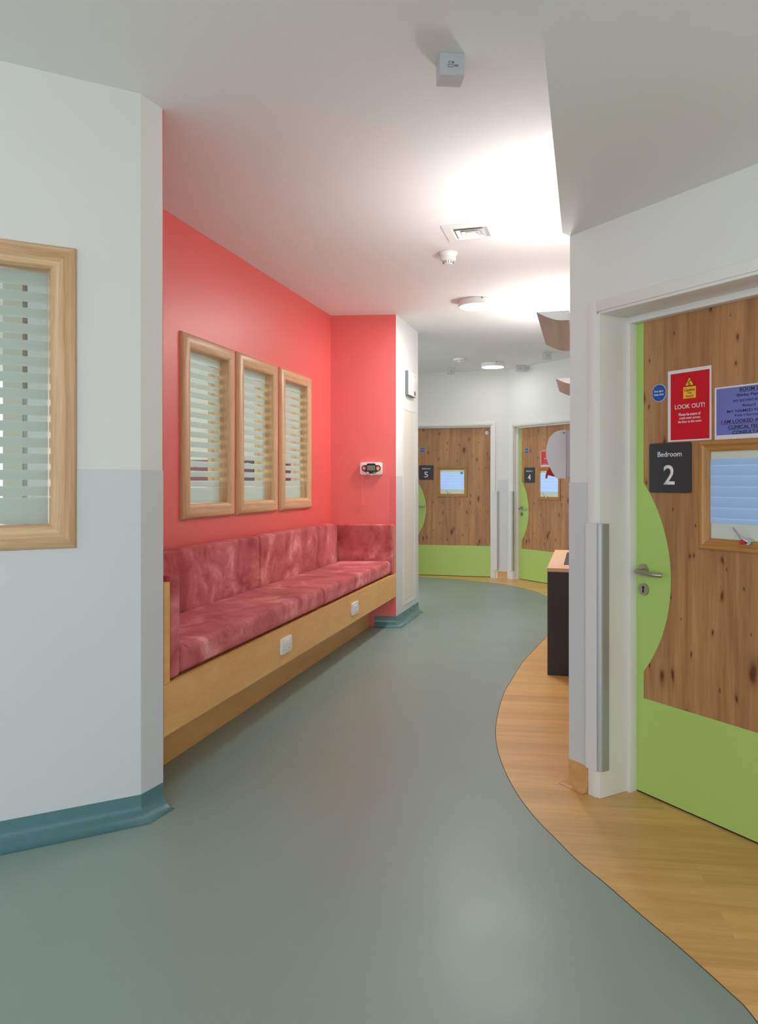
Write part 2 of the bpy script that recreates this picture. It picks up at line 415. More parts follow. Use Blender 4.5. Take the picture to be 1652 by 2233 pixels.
M_blueglass_dim = door_pane_mat('blue_glass_faint_glow', 0.02)  # backlight put into the pane as faint emission
M_blueglass = door_pane_mat('blue_glass_glow', 0.22)  # stronger emission standing in for light from the unbuilt bedrooms
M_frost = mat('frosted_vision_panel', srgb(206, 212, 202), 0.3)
M_frost_lit = emis('frosted_vision_panel_lit', srgb(206, 214, 198), 0.04)  # copy of the frosted pane with bedroom light added as emission
M_chrome = mat('chrome', srgb(210, 210, 214), 0.12, metal=1.0)

# ------------------------------------------------------------------ setting
CZ = 2.90          # ceiling
SZ = 2.444         # lowered ceiling by bedroom 2

curve_near = [(0.72, -3.5), (0.86, -1.0), (0.935, 0.6), (0.952, 1.5), (0.944, 1.92), (0.926, 2.034), (0.863, 2.255), (0.819, 2.389), (0.76, 2.583), (0.704, 2.75), (0.667, 2.911), (0.63, 3.07), (0.611, 3.2), (0.596, 3.33), (0.588, 3.50), (0.588, 3.682), (0.598, 3.901), (0.623, 4.119), (0.654, 4.304), (0.708, 4.555), (0.796, 4.913), (0.923, 5.31), (1.079, 5.777), (1.241, 6.177), (1.456, 6.707)]
curve_far = [(1.70, 7.35), (1.87, 7.95), (1.96, 8.5), (1.962, 9.042), (1.921, 9.417), (1.785, 9.786), (1.598, 10.144), (1.355, 10.38), (1.15, 10.55), (0.932, 10.682), (0.75, 10.81), (0.564, 10.92), (0.2, 11.08), (-0.5, 11.3), (-1.5, 11.5)]
def smooth_curve(P, k=4):
    out = []
    for i in range(len(P) - 1):
        p0 = Vector(P[max(i - 1, 0)]); p1 = Vector(P[i]); p2 = Vector(P[i + 1]); p3 = Vector(P[min(i + 2, len(P) - 1)])
        for j in range(k):
            t = j / k
            q = 0.5 * ((2 * p1) + (p2 - p0) * t + (2 * p0 - 5 * p1 + 4 * p2 - p3) * t * t + (-p0 + 3 * p1 - 3 * p2 + p3) * t ** 3)
            out.append((q.x, q.y))
    out.append(P[-1]); return out
edge = smooth_curve(curve_near + curve_far)
wood_outer = [(3.4, -3.5), (3.4, 12.2), (-1.5, 12.2)]
bm = prism(edge + list(reversed(wood_outer)), -0.05, 0.0)
single('floor', bm, M_plank, ID, 'oak plank effect vinyl border of the floor along the bedroom doors', 'floor', kind='structure', base=(0, 0, 0))
bm = prism(edge + [(-4.2, 12.2), (-4.2, -3.5)], -0.05, 0.0)
single('floor', bm, M_teal, ID, 'grey teal vinyl corridor floor with a curved edge', 'floor', kind='structure', base=(0, 0, 0))
# thin weld line between the two floorings
bm = tube([(x, y, 0.0) for x, y in edge], 0.0016, 6)
single('trim_6', bm, mat('weld_rod', srgb(70, 70, 62), 0.5), ID, 'thin dark weld line between teal and oak flooring', 'trim', kind='structure', base=(0, 0, 0))

def wall_grid(x0, x1, z0, z1, th, holes, y0=0.0):
    """wall slab in its frame with rectangular openings (hx0,hx1,hz0,hz1)"""
    bm = bmesh.new(); holes = sorted(holes); x = x0
    for hx0, hx1, hz0, hz1 in holes:
        if hx0 > x: box(bm, x, hx0, y0, y0 + th, z0, z1)
        if hz0 > z0: box(bm, hx0, hx1, y0, y0 + th, z0, hz0)
        if hz1 < z1: box(bm, hx0, hx1, y0, y0 + th, hz1, z1)
        x = hx1
    if x < x1: box(bm, x, x1, y0, y0 + th, z0, z1)
    return bm

# ceiling
single('ceiling', prism([(-4.2, -3.5), (3.4, -3.5), (3.4, 12.2), (-4.2, 12.2)], CZ, CZ + 0.1), M_ceil, ID, 'smooth white corridor ceiling', 'ceiling', kind='structure')
# lowered ceiling in front of bedroom 2 (bulkhead)
single('ceiling', prism([(-1.05, -3.5), (0.806, 3.39), (0.852, 3.437), (2.893, -0.118), (3.35, -3.5)], SZ, CZ - 0.001), M_ceil, ID, 'lowered grey white ceiling bulkhead over the bedroom 2 door', 'ceiling', kind='structure')

# left wall: frame origin at its outer corner, x towards the corner
F_L = frame(-0.952, 3.08, 0.443, 0.244)
LW = dict(x0=-1.55, x1=-0.241, z0=1.094, z1=2.2445)      # window outer frame
fw = 0.093
single('wall_left', wall_grid(-3.2, 0.0, 0.0, CZ, 0.10, [(LW['x0'] + fw - 0.012, LW['x1'] - fw + 0.012, LW['z0'] + fw - 0.012, LW['z1'] - fw + 0.012)]), M_wall, F_L, 'white corridor wall on the left, with the large striped window', 'wall', kind='structure', base=(0, 0, 0))
single('wall_left_corner', prism([(-0.952, 3.08), (-0.90, 3.203), (-1.47, 3.356), (-1.50, 3.29), (-0.999, 3.166)], 0, CZ), M_wall, ID, 'narrow splayed white corner at the end of the left wall', 'wall', kind='structure', base=(-0.95, 3.15, 0))
single('wall_recess_left', prism([(-0.902, 3.205), (-1.475, 3.358), (-1.472, 3.364), (-0.899, 3.211)], 0, CZ), M_red, ID, 'coral painted end of the bench recess, behind the left wall', 'wall', kind='structure', base=(-1.2, 3.29, 0))
# wall protection sheet: left wall (around the window) and splayed corner
bm = bmesh.new()
zt = 1.398
box(bm, -3.2, LW['x0'], -0.003, 0, 0.10, zt); box(bm, LW['x0'], LW['x1'], -0.003, 0, 0.10, LW['z0']); box(bm, LW['x1'], 0.0, -0.003, 0, 0.10, zt)
single('trim_1', bm, M_sheet, F_L, 'pale grey protective sheet on lower left wall', 'trim', kind='structure', base=(0, 0, 0))
F_C = frame(-0.952, 3.08, 0.052, 0.123)
single('trim_2', B(-0.001, 0.135, -0.003, 0, 0.10, zt - 0.002), M_sheet, F_C, 'pale grey protective sheet on the splayed corner', 'trim', kind='structure', base=(0, 0, 0))

# red recess wall: origin at its far end, x away from the camera
F_R = frame(-0.450, 7.20, 0.773, 2.81)
RWIN = [(-2.744, -2.050), (-2.001, -1.308), (-1.252, -0.568)]
WZ0, WZ1 = 1.119, 2.243; rw = 0.093
single('wall_back', wall_grid(-3.985, 0.02, 0.0, CZ, 0.05, [(a + rw - 0.012, b - rw + 0.012, WZ0 + rw - 0.012, WZ1 - rw + 0.012) for a, b in RWIN]), M_red, F_R, 'coral painted wall behind the bench with three windows', 'wall', kind='structure', base=(0, 0, 0))
single('wall_office_side', box(wall_grid(-4.05, 0.02, 0.0, CZ, 0.05, [(a + rw - 0.012, b - rw + 0.012, WZ0 + rw - 0.012, WZ1 - rw + 0.012) for a, b in RWIN], y0=0.0505), -4.05, -3.987, 0.0, 0.0505, 0.0, CZ), M_beige, F_R, 'cream office side of the windowed wall', 'wall', kind='structure', base=(0, 0.05, 0))
# red end wall of the recess
F_E = frame(0.157, 7.15, 0.607, -0.05)
single('wall_end', B(-0.72, 0.0, 0.0, 0.10, 0.0, CZ), M_red, F_E, 'coral painted end wall of the bench recess', 'wall', kind='structure', base=(0, 0, 0))
single('trim_3', B(-0.051, 0.001, -0.003, 0, 0.10, 1.40), M_redsheet, F_E, 'coral protective sheet beside the white pier', 'trim', kind='structure', base=(0, 0, 0))
# white pier
F_P = frame(0.157, 7.15, 0.248, 0.85)
single('wall_pier', B(0.0, 0.886, 0.0, 0.55, 0.0, CZ), M_wall, F_P, 'white pier at the end of the bench recess', 'wall', kind='structure', base=(0, 0, 0))
bm = bmesh.new(); box(bm, 0.0, 0.236, -0.003, 0, 0.10, 1.40); box(bm, 0.752, 0.886, -0.003, 0, 0.10, 1.40); box(bm, 0.236, 0.752, -0.003, 0, 0.10, 0.15)
single('trim_4', bm, M_sheet, F_P, 'pale grey protective sheet on the white pier', 'trim', kind='structure', base=(0, 0, 0))

# far walls
F_5 = frame(1.79, 10.70, 1.0, -0.25)       # x to the right, 0 at the corner with wall 4
F_4 = frame(1.805 - 0.498 * 0.025, 10.67 + 0.867 * 0.025, 0.498, -0.867)
F_4d = frame(1.805, 10.67, 0.498, -0.867)
D5X0, D5X1, D5T = -1.353, -0.249, 2.112
single('wall_far', wall_grid(-4.5, 0.02, 0.0, CZ, 0.22, [(D5X0 - 0.03, D5X1 + 0.03, -0.01, D5T + 0.03)]), M_wall, F_5, 'white far wall with the bedroom 5 door', 'wall', kind='structure', base=(0, 0, 0))
D4X0, D4X1, D4T = 0.095, 1.20, 2.082
single('wall_far_right', wall_grid(-0.03, 1.50, 0.0, CZ, 0.22, [(D4X0 - 0.03, D4X1 + 0.03, -0.01, D4T + 0.03)]), M_wall, F_4d, 'white far right wall with the bedroom 4 door', 'wall', kind='structure', base=(0, 0, 0))
single('trim_5', B(-0.142, -0.004, -0.003, 0.0, 0.10, 1.372), M_sheet, F_5, 'pale grey protective sheet between the doors of bedrooms 5 and 4', 'trim', kind='structure', base=(0, 0, 0))
# corridor wall on the right, hidden behind the corner; x axis towards the camera
def hid(c, y): return (c + 0.268 * y, y)
hx, hy = hid(0.02, 3.5)
single('wall_corridor_right', prism([hid(0.02, 3.5), hid(0.02, 9.45), hid(0.14, 9.45), hid(0.14, 3.5)], 0, CZ), M_wall, ID, 'white corridor wall carrying the wall lights and dispenser', 'wall', kind='structure', base=(1.8, 6.5, 0))
# right wall with bedroom 2 door
F_2 = frame(0.901, 3.35, 0.498, -0.867)
D2X0, D2X1, D2T = 0.102, 1.205, 2.036
single('wall_right', wall_grid(-0.10, 4.0, 0.0, SZ + 0.001, 0.24, [(0.045, D2X1 + 0.06, -0.01, D2T + 0.045)]), M_wall, F_2, 'white right hand wall with the bedroom 2 door', 'wall', kind='structure', base=(0, 0, 0))
single('wall_right_corner', prism([(0.8515, 3.4365), (hx, hy), hid(0.14, 3.5), (1.06, 3.45), (1.02, 3.52), (0.93, 3.40)][:3] + [(1.06, 3.555), (0.98, 3.48)][:0], SZ - 0.001, CZ) if False else prism([(0.8515, 3.4375), (hx, hy + 0.02), (1.08, 3.52), (1.06, 3.45), (0.90, 3.40)], 0, CZ), M_wall, ID, 'end of the right hand wall where it turns into the corridor', 'wall', kind='structure', base=(0.95, 3.46, 0))
bm = bmesh.new(); box(bm, -0.1035, 0.006, -0.003, 0, 0.115, 1.346)
single('trim_7', bm, M_sheet, F_2, 'pale grey protective sheet on the right hand corner', 'trim', kind='structure', base=(0, 0, 0))
# office behind the recess
single('wall_office', prism([(-4.2, 9.0), (-0.75, 9.0), (-0.75, 9.1), (-4.2, 9.1)], 0, CZ), M_beige, ID, 'cream office wall seen through the striped windows', 'wall', kind='structure')

# coved skirting along a polyline (wall on the left side of travel when side=1)
def cove(path, h, r, mats, name, label):
    prof = [(0.004, h), (0.004, r * 1.05)] + [(0.004 + r * (1 - math.cos(a)), r * (1 - math.sin(a)) ) for a in [math.radians(t) for t in (10, 25, 40, 55, 70, 80)]] + [(0.004 + r, 0.001), (0.0, 0.001), (0, h)]
    bm = bmesh.new(); P = [Vector(p) for p in path]; rings = []
    for i, p in enumerate(P):
        ns = []
        if i > 0: d = (P[i] - P[i - 1]).normalized(); ns.append(Vector((d.y, -d.x)))
        if i < len(P) - 1: d = (P[i + 1] - P[i]).normalized(); ns.append(Vector((d.y, -d.x)))
        n = ns[0] if len(ns) == 1 else (ns[0] + ns[1]) / (1 + ns[0].dot(ns[1]))
        rings.append([bm.verts.new((p.x + n.x * o, p.y + n.y * o, z)) for o, z in prof])
    for a, b in zip(rings, rings[1:]):
        for k in range(len(prof)):
            kk = (k + 1) % len(prof); bm.faces.new((a[k], a[kk], b[kk], b[k]))
    bm.faces.new(rings[0]); bm.faces.new(rings[-1])
    return single(name, bm, mats, ID, label, 'skirting', kind='structure', smooth=True, base=(path[0][0], path[0][1], 0))
lp = lambda x, y=0: tuple((F_L @ Vector((x, y, 0)))[:2])
cove([lp(-3.2), (-0.952, 3.08), (-0.90, 3.203)], 0.10, 0.060, M_cove, 'baseboard_left', 'teal coved vinyl skirting along the left wall, shade darkened into its colour')
ep = lambda x, y=0: tuple((F_E @ Vector((x, y, 0)))[:2])
pp = lambda x, y=0: tuple((F_P @ Vector((x, y, 0)))[:2])
cove([ep(-0.20), (0.157, 7.15), pp(0.45), pp(0.884)], 0.10, 0.060, M_cove, 'baseboard_pier', 'teal coved vinyl skirting round the white pier')
f5 = lambda x, y=0: tuple((F_5 @ Vector((x, y, 0)))[:2])
f2 = lambda x, y=0: tuple((F_2 @ Vector((x, y, 0)))[:2])
cove([f5(-0.142), f5(-0.012)], 0.10, 0.035, M_plankcove, 'baseboard_far', 'oak effect coved skirting between the far doors')
cove([(hx - 0.02, hy + 0.005), (0.8515, 3.4375), f2(0.012)], 0.115, 0.035, M_plankcove, 'baseboard_right', 'oak effect coved skirting at the right hand corner')

# ------------------------------------------------------------------ windows
def ring_frame(x0, x1, z0, z1, prof):
    """mitred frame; prof = list of (inset, y). material 0 for rails, 1 for stiles"""
    bm = bmesh.new(); loops = []
    for t, y in prof:
        loops.append([bm.verts.new(c) for c in ((x0 + t, y, z0 + t), (x1 - t, y, z0 + t), (x1 - t, y, z1 - t), (x0 + t, y, z1 - t))])
    for a, b in zip(loops, loops[1:]):
        for k in range(4):
            f = bm.faces.new((a[k], a[(k + 1) % 4], b[(k + 1) % 4], b[k])); f.material_index = 0 if k in (0, 2) else 1
    return bm
def window(name, M, x0, x1, z0, z1, w, label, pane_y, z_lo, z_hi, depth=0.135):
    t = thing(name, label, 'window', M, ((x0 + x1) / 2, 0, z0), kind='structure')
    prof = [(0.0, 0.0), (0.0, -0.004)]
    for i in range(11):
        a = math.pi * i / 10
        prof.append((0.001 + (w - 0.002) * (0.5 - 0.5 * math.cos(a)), -0.004 - 0.026 * math.sin(a) - 0.006 * i / 10))
    prof += [(w, -0.010), (w, depth), (w - 0.02, depth), (0.0, 0.0)][:2]
    f = ring_frame(x0, x1, z0, z1, prof)
    part('window_frame', f, [M_ash_h, M_ash_v], t, smooth=True)
    g = 0.004
    gm = striped_glass('frosted_stripe_glass_' + name, z_lo - z0, z_hi - z0, 0.0615, 0.0375, srgb(206, 216, 210))
    part('pane', B(x0 + w + g, x1 - w - g, pane_y, pane_y + 0.006, z0 + w + g, z1 - w - g), gm, t)
    return t
window('window_1', F_L, LW['x0'], LW['x1'], LW['z0'], LW['z1'], fw, 'large ash framed window with frosted stripes in the left wall', 0.045, 1.289, 2.098, depth=0.11)
wl = ['ash framed striped window, nearest of three on coral wall', 'ash framed striped window, middle of three on coral wall', 'ash framed striped window, farthest of three on coral wall']
for i, (a, b) in enumerate(RWIN):
    window('window_%d' % (i + 2), F_R, a, b, WZ0, WZ1, rw, wl[i], 0.045, 1.312, 2.105)

# ------------------------------------------------------------------ doors
LOCK_ARC = (1.346, 0.529)
def door(name, M, x0, x1, T, q, dz, label, glass, frost, frame_in, left_jamb=0.0):
    """x0 = lock edge, x1 = hinge edge, T = top, q = depth of the leaf behind the wall face"""
    d = thing(name, label, 'door', M, ((x0 + x1) / 2, q, 0), kind='structure')
    zb = 0.008
    # vision opening
    wx0 = x0 + frame_in; wx1 = wx0 + 0.43; wz0 = 1.082 + dz; wz1 = wz0 + 0.43
    b = bmesh.new()
    for a in ((x0, wx0 + 0.02, zb, T), (wx1 - 0.02, x1, zb, T), (wx0 + 0.02, wx1 - 0.02, zb, wz0 + 0.02), (wx0 + 0.02, wx1 - 0.02, wz1 - 0.02, T)):
        box(b, a[0], a[1], q, q + 0.044, a[2], a[3])
    part('leaf', b, M_oak, d)
    # lime green facing: lock strip, bulge round the handle, kick plate
    kz = 0.415 + dz * 0.5
    za, zb2 = LOCK_ARC[0] + dz * 0.3, LOCK_ARC[1] + dz * 0.5
    zc = (za + zb2) / 2; h = (za - zb2) / 2; sg = 0.142; R = (h * h + sg * sg) / (2 * sg); cxr = x0 + 0.038 + sg - R
    pts = [(x0, zb), (x1, zb), (x1, kz), (x0 + 0.038, kz)]
    a0 = math.asin(h / R)
    for i in range(33):
        a = -a0 + 2 * a0 * i / 32
        pts.append((cxr + R * math.cos(a), zc + R * math.sin(a)))
    pts += [(x0 + 0.038, T), (x0, T)]
    part('green_facing', plate(pts, q - 0.0022, q), M_green, d, label='lime green laminate with a curved bulge and kick plate')
    part('under_door_shade', B(x0, x1, q + 0.004, q + 0.04, 0.0, zb), M_dark, d)  # black strip added under the leaf, standing in for the dark gap
    # frame: architrave, moulded edge, lining and stop
    f = bmesh.new(); aw = 0.047; ax = 0.012 if q < 0.15 else 0.02
    lo = x0 - 0.030       # edge of the opening
    hi = x1 + 0.030
    ztop = T + (0.037 if q > 0.15 else 0.03)
    for (xa, xb) in ((lo - aw - 0.003, lo - 0.003), (hi, hi + aw)):
        box(f, xa, xb, -0.013, 0.012, 0.0, ztop + aw, bev=0.003)
    box(f, lo - 0.003, hi, -0.013, 0.012, ztop, ztop + aw, bev=0.003)
    # lining with rounded inner bead
    for (xa, xb, s) in ((lo, lo + 0.012, 1), (hi - 0.012, hi, -1)):
        box(f, min(xa, xb) - 0.010, max(xa, xb), -0.006, q + 0.06, 0.0, ztop + 0.01, bev=0.004)
    box(f, lo - 0.01, hi + 0.01, -0.006, q + 0.06, ztop - 0.012, ztop + 0.01, bev=0.004)
    # stops
    box(f, lo + 0.010, x0 + 0.001, q - 0.046, q - 0.001, 0.0, T + 0.001, bev=0.003)
    box(f, x1 - 0.001, hi - 0.010, q - 0.046, q - 0.001, 0.0, T + 0.001, bev=0.003)
    box(f, lo + 0.010, hi - 0.010, q - 0.046, q - 0.001, T - 0.001, ztop - 0.006, bev=0.003)
    part('door_frame', f, M_trim, d, smooth=True)
    # vision panel
    fr = ring_frame(wx0, wx1, wz0, wz1, [(0, q), (0.0, q - 0.010), (0.004, q - 0.014), (0.016, q - 0.014), (0.022, q - 0.008), (0.044, q - 0.001), (0.044, q + 0.03)])
    vf = part('window_bead', fr, [M_oaktrim_h, M_oaktrim_v], d)
    px0, px1, pz0, pz1 = wx0 + 0.044, wx1 - 0.044, wz0 + 0.032, wz1 - 0.032
    px0 -= 0.001; px1 += 0.001
    bz0, bz1 = (1.188 + dz * 1.1, 1.437 + dz)
    part('pane', B(px0, px1, q + 0.006, q + 0.012, wz0 + 0.04, wz1 - 0.04), frost, vf, top=d, label='frosted pale pane')
    part('pane', B(px0, px1, q + 0.003, q + 0.0055, bz0, bz1), glass, vf, top=d, label='blue strip of the vision panel with painted-in backlight')
    # vision panel lever
    lx, lz = wx0 + (0.222 if q > 0.15 else 0.18), 1.124 + dz
    lv = bmesh.new()
    tube([(lx, q + 0.006, lz), (lx, q - 0.022, lz)], 0.012, 16, lv)
    tube([(lx, q - 0.020, lz), (lx - 0.018, q - 0.030, lz + 0.012), (lx - 0.036, q - 0.034, lz + 0.034), (lx - 0.052, q - 0.034, lz + 0.052)], [0.0055, 0.005, 0.004, 0.003], 8, lv)
    part('vision_lever', lv, M_chrome, vf, smooth=True, top=d)
    if q > 0.15:
        part('lever_tip', tube([(lx - 0.018, q - 0.027, lz - 0.002), (lx - 0.018, q - 0.033, lz - 0.002)], 0.009, 16), M_pred, vf, top=d, label='red cap of the vision lever')
    # handle on round rose
    hx_, hz = x0 + 0.040, 0.968 + dz * 0.7
    rs = part('handle_rose', plate(circ(hx_, hz, 0.026), q - 0.010, q - 0.002, bev=0.001), M_steel, d, smooth=True)
    hp = [(hx_, q - 0.006, hz - 0.004)]
    for i in range(7):
        a = math.pi / 2 * i / 6
        hp.append((hx_ + 0.016 * (1 - math.cos(a)), q - 0.040 - 0.018 * math.sin(a), hz - 0.004))
    hp += [(hx_ + 0.05, q - 0.058, hz - 0.006), (hx_ + 0.09, q - 0.057, hz - 0.008), (hx_ + 0.115, q - 0.052, hz - 0.008), (hx_ + 0.128, q - 0.043, hz - 0.008)]
    part('lever_handle', tube(hp, 0.0102, 14), M_steel, rs, smooth=True, top=d)
    ez = hz - 0.083
    es = part('lock_escutcheon', plate(circ(hx_ + 0.002, ez, 0.0265), q - 0.009, q - 0.002, bev=0.001), M_steel, d, smooth=True)
    kh = plate(circ(hx_ + 0.002, ez + 0.009, 0.0055, 16), q - 0.0105, q - 0.0085)
    plate([(hx_ - 0.002, ez - 0.014), (hx_ + 0.005, ez - 0.014), (hx_ + 0.005, ez + 0.007), (hx_ - 0.001, ez + 0.007)], q - 0.0105, q - 0.0085, kh)
    part('keyhole', kh, M_black, es, top=d)
    return d, lo, hi, ztop
q2 = 0.199; q4 = 0.11; q5 = 0.11
door('door_1', F_2, D2X0, D2X1, D2T, q2, 0.0, 'knotty oak door of bedroom 2 with lime green facing, nearest on right', M_blueglass_dim, M_frost, 0.322)
door('door_2', F_4d, D4X0, D4X1, D4T, q4, 0.022, 'knotty oak door of bedroom 4, partly behind the white dispenser', M_blueglass, M_frost_lit, 0.365)
door('door_3', F_5, D5X0, D5X1, D5T, q5, 0.048, 'knotty oak door of bedroom 5 beside the white pier', M_blueglass, M_frost_lit, 0.342)

# aluminium corner guards on the door frames
def guard(M, x0, x1, side, z0, z1, label, wrap=0.05):
    """pale cover strip on the architrave face and a rounded aluminium strip wrapping into the opening"""
    t = thing('corner_guard', label, 'corner guard', M, ((x0 + x1) / 2, -0.02, z0), group='door frame corner guards')
    yf = -0.024; rr = 0.020
    part('cover_strip', B(x0, x1, yf, -0.013, z0, z1, bev=0.002), M_alu_w, t)
    pts = [(x1, yf)] + [(x1 + rr * math.sin(a), yf + rr * (1 - math.cos(a))) for a in [math.radians(k) for k in range(15, 91, 15)]] + [(x1 + rr, wrap), (x1 + 0.004, wrap), (x1 + 0.004, -0.012), (x1, -0.012)]
    part('rounded_edge', prism(pts, z0 + 0.004, z1 - 0.002), M_alu, t, smooth=True, label='rounded brushed aluminium edge')
    return t
guard(F_2, 0.018, 0.084, 1, 0.118, 1.172, 'tall pale aluminium corner guard on the bedroom 2 door frame', wrap=0.028)
guard(F_4d, 0.006, 0.070, 1, 0.115, 1.215, 'pale aluminium corner guard on the bedroom 4 door frame', wrap=0.012)
guard(F_5, D5X1 + 0.028, D5X1 + 0.10, 1, 0.115, 1.215, 'pale aluminium corner guard on the bedroom 5 door frame', wrap=-0.019)

# ------------------------------------------------------------------ signs and posters
def fire_sign(M, x, z, q, label):
    r = 0.037
    t = thing('fire_door_sign', label, 'sign', M, (x, q, z - r), group='fire door discs')
    part('rim', plate(circ(x, z, r), q - 0.0012, q), M_paper, t)
    part('disc', plate(circ(x, z, r * 0.95), q - 0.0020, q - 0.001), M_blue, t)
    b = text_bm('Fire door', x, z + 0.0075, r * 1.28, 0.0095, q - 0.0021, 0.01)
    merge(b, text_bm('keep shut', x, z - 0.0075, r * 1.32, 0.0105, q - 0.0021, 0.01))
    part('lettering', b, M_signtxt, t)
    for sx in (-1, 1): part('fixing_screw', plate(circ(x + sx * r * 0.93, z - 0.001, 0.0034, 14), q - 0.0035, q - 0.001), M_steel, t)
fire_sign(F_2, 0.222, 1.724, q2, 'round blue fire door disc on the bedroom 2 door')
fire_sign(F_4d, 0.2335, 1.770, q4, 'round blue fire door disc on the bedroom 4 door')
fire_sign(F_5, -1.227, 1.806, q5, 'round blue fire door disc on the bedroom 5 door')

def room_sign(M, x0, z0, q, num, label):
    w = 0.211; x1 = x0 + w; z1 = z0 + w - 0.003; cx = x0 + w / 2
    t = thing('room_number_sign', label, 'sign', M, (cx, q, z0), group='bedroom number signs')
    part('plaque', plate(rrect(x0, x1, z0, z1, 0.010), q - 0.005, q - (0.0024 if x0 < x0 else 0.0022)), M_sign, t)
    part('lettering', text_bm('Bedroom', cx, z1 - 0.047, 0.121, 0.022, q - 0.0052, 0.012), M_signtxt, t)
    part('number', text_bm(num, cx - 0.002, z0 + 0.075, 0.056 if num != '4' else 0.06, 0.082, q - 0.0052, 0.012), M_signtxt, t)
room_sign(F_2, 0.173, 1.303, q2, '2', 'charcoal plaque reading Bedroom 2')
room_sign(F_4d, 0.188, 1.332, q4, '4', 'charcoal plaque reading Bedroom 4')
room_sign(F_5, -1.276, 1.375, q5, '5', 'charcoal plaque reading Bedroom 5')

def lookout_poster():
    q = q2; x0, x1, z0, z1 = 0.267, 0.475, 1.515, 1.809; cx = 0.374
    t = thing('hazard_poster', 'red LOOK OUT poster with white border on the bedroom 2 door', 'poster', F_2, ((x0 + x1) / 2, q, z0))
    part('sheet', plate([(x0, z0), (x1, z0), (x1, z1), (x0, z1)], q - 0.0010, q), M_paper, t)
    part('red_panel', plate([(x0 + 0.014, z0 + 0.006), (x1 - 0.008, z0 + 0.006), (x1 - 0.008, z1 - 0.014), (x0 + 0.014, z1 - 0.014)], q - 0.0014, q - 0.0005), M_pred, t)
    y = q - 0.0015
    tri = lambda s: [(cx, 1.738 + 0.040 * s + (1 - s) * 0.013), (cx - 0.0235 * s, 1.738 + (1 - s) * 0.013), (cx + 0.0235 * s, 1.738 + (1 - s) * 0.013)]
    part('warning_triangle', plate(tri(1.0), y - 0.0004, y), M_black, t)
    part('warning_triangle', plate(tri(0.83), y - 0.0008, y - 0.0002), M_yel, t)
    yy = y - 0.0009
    g = bmesh.new()
    for a, b_ in (((cx + .003, 1.7595), (cx - .004, 1.7515)), ((cx + .003, 1.7595), (cx + .008, 1.757)), ((cx, 1.756), (cx - .009, 1.7535)), ((cx - .004, 1.7515), (cx + .003, 1.7475)), ((cx + .003, 1.7475), (cx - .001, 1.7435)), ((cx - .004, 1.7515), (cx - .007, 1.746)), ((cx - .006, 1.7425), (cx + .006, 1.7425))):
        dx, dz = b_[0] - a[0], b_[1] - a[1]; L = math.hypot(dx, dz); nx, nz = -dz / L * 0.0011, dx / L * 0.0011
        plate([(a[0] + nx, a[1] + nz), (b_[0] + nx, b_[1] + nz), (b_[0] - nx, b_[1] - nz), (a[0] - nx, a[1] - nz)], yy - 0.0003, yy, g)
    plate(circ(cx + 0.004, 1.7615, 0.0019, 12), yy - 0.0003, yy, g)
    part('tripping_figure', g, M_black, t)
    part('caution_panel', plate([(cx - 0.030, 1.688), (cx + 0.030, 1.688), (cx + 0.030, 1.735), (cx - 0.030, 1.735)], y - 0.0004, y), M_yel, t)
    b = text_bm('Caution', cx, 1.7225, 0.051, 0.0115, y - 0.0005, 0.006)
    merge(b, text_bm('Trip', cx, 1.7085, 0.018, 0.0095, y - 0.0005, 0.0)); merge(b, text_bm('hazard', cx, 1.6975, 0.034, 0.0085, y - 0.0005, 0.0))
    part('lettering', b, M_black, t)
    b = text_bm('LOOK OUT!', cx, 1.6565, 0.142, 0.0185, y, 0.008)
    merge(b, text_bm('Please be aware of', cx, 1.6245, 0.104, 0.0115, y, 0.006)); merge(b, text_bm('crash mats across', cx, 1.6095, 0.100, 0.0095, y, 0.006)); merge(b, text_bm('the floor in this room', cx, 1.5945, 0.112, 0.0095, y, 0.006))
    part('lettering', b, M_signtxt, t)
lookout_poster()

def room_poster():
    q = q2; x0, x1, z0, z1 = 0.490, 0.786, 1.513, 1.717; cx = 0.638
    t = thing('room_notice', 'blue ROOM 2 notice in a laminated sleeve, right of the red poster', 'poster', F_2, (cx, q, z0))
    part('sheet', plate([(x0, z0), (x1, z0), (x1, z1), (x0, z1)], q - 0.0010, q), M_paper, t)
    part('blue_panel', plate([(x0 + 0.008, z0 + 0.017), (x1 - 0.008, z0 + 0.017), (x1 - 0.008, z1 - 0.006), (x0 + 0.008, z1 - 0.006)], q - 0.0014, q - 0.0005), M_pblue, t)
    y = q - 0.0015
    b = text_bm('ROOM 2', cx, 1.700, 0.078, 0.0135, y, 0.016)
    for s, z, w, h, bo in (('Shirley Payne', 1.6775, 0.104, 0.0135, 0.016), ('MY KEYWORKER', 1.6575, 0.134, 0.0105, 0.0), ('Richard', 1.6385, 0.052, 0.0105, 0.008), ('MY NAMED NURSE/', 1.6195, 0.185, 0.0105, 0.006), ('Kimi Charmagne', 1.6015, 0.120, 0.0125, 0.0), ('I AM LOOKED AFTER BY', 1.581, 0.236, 0.0135, 0.016), ('CLINICAL FELLOW', 1.5585, 0.176, 0.0135, 0.016), ('CONSULTANT', 1.5375, 0.140, 0.0135, 0.016)):
        merge(b, text_bm(s, cx, z, w, h, y, bo))
    for z, w in ((1.6905, 0.078), (1.5715, 0.236), (1.5490, 0.176)):
        box(b, cx - w / 2, cx + w / 2, y - 0.0006, y, z - 0.0007, z + 0.0007)
    part('lettering', b, M_navy, t)
room_poster()

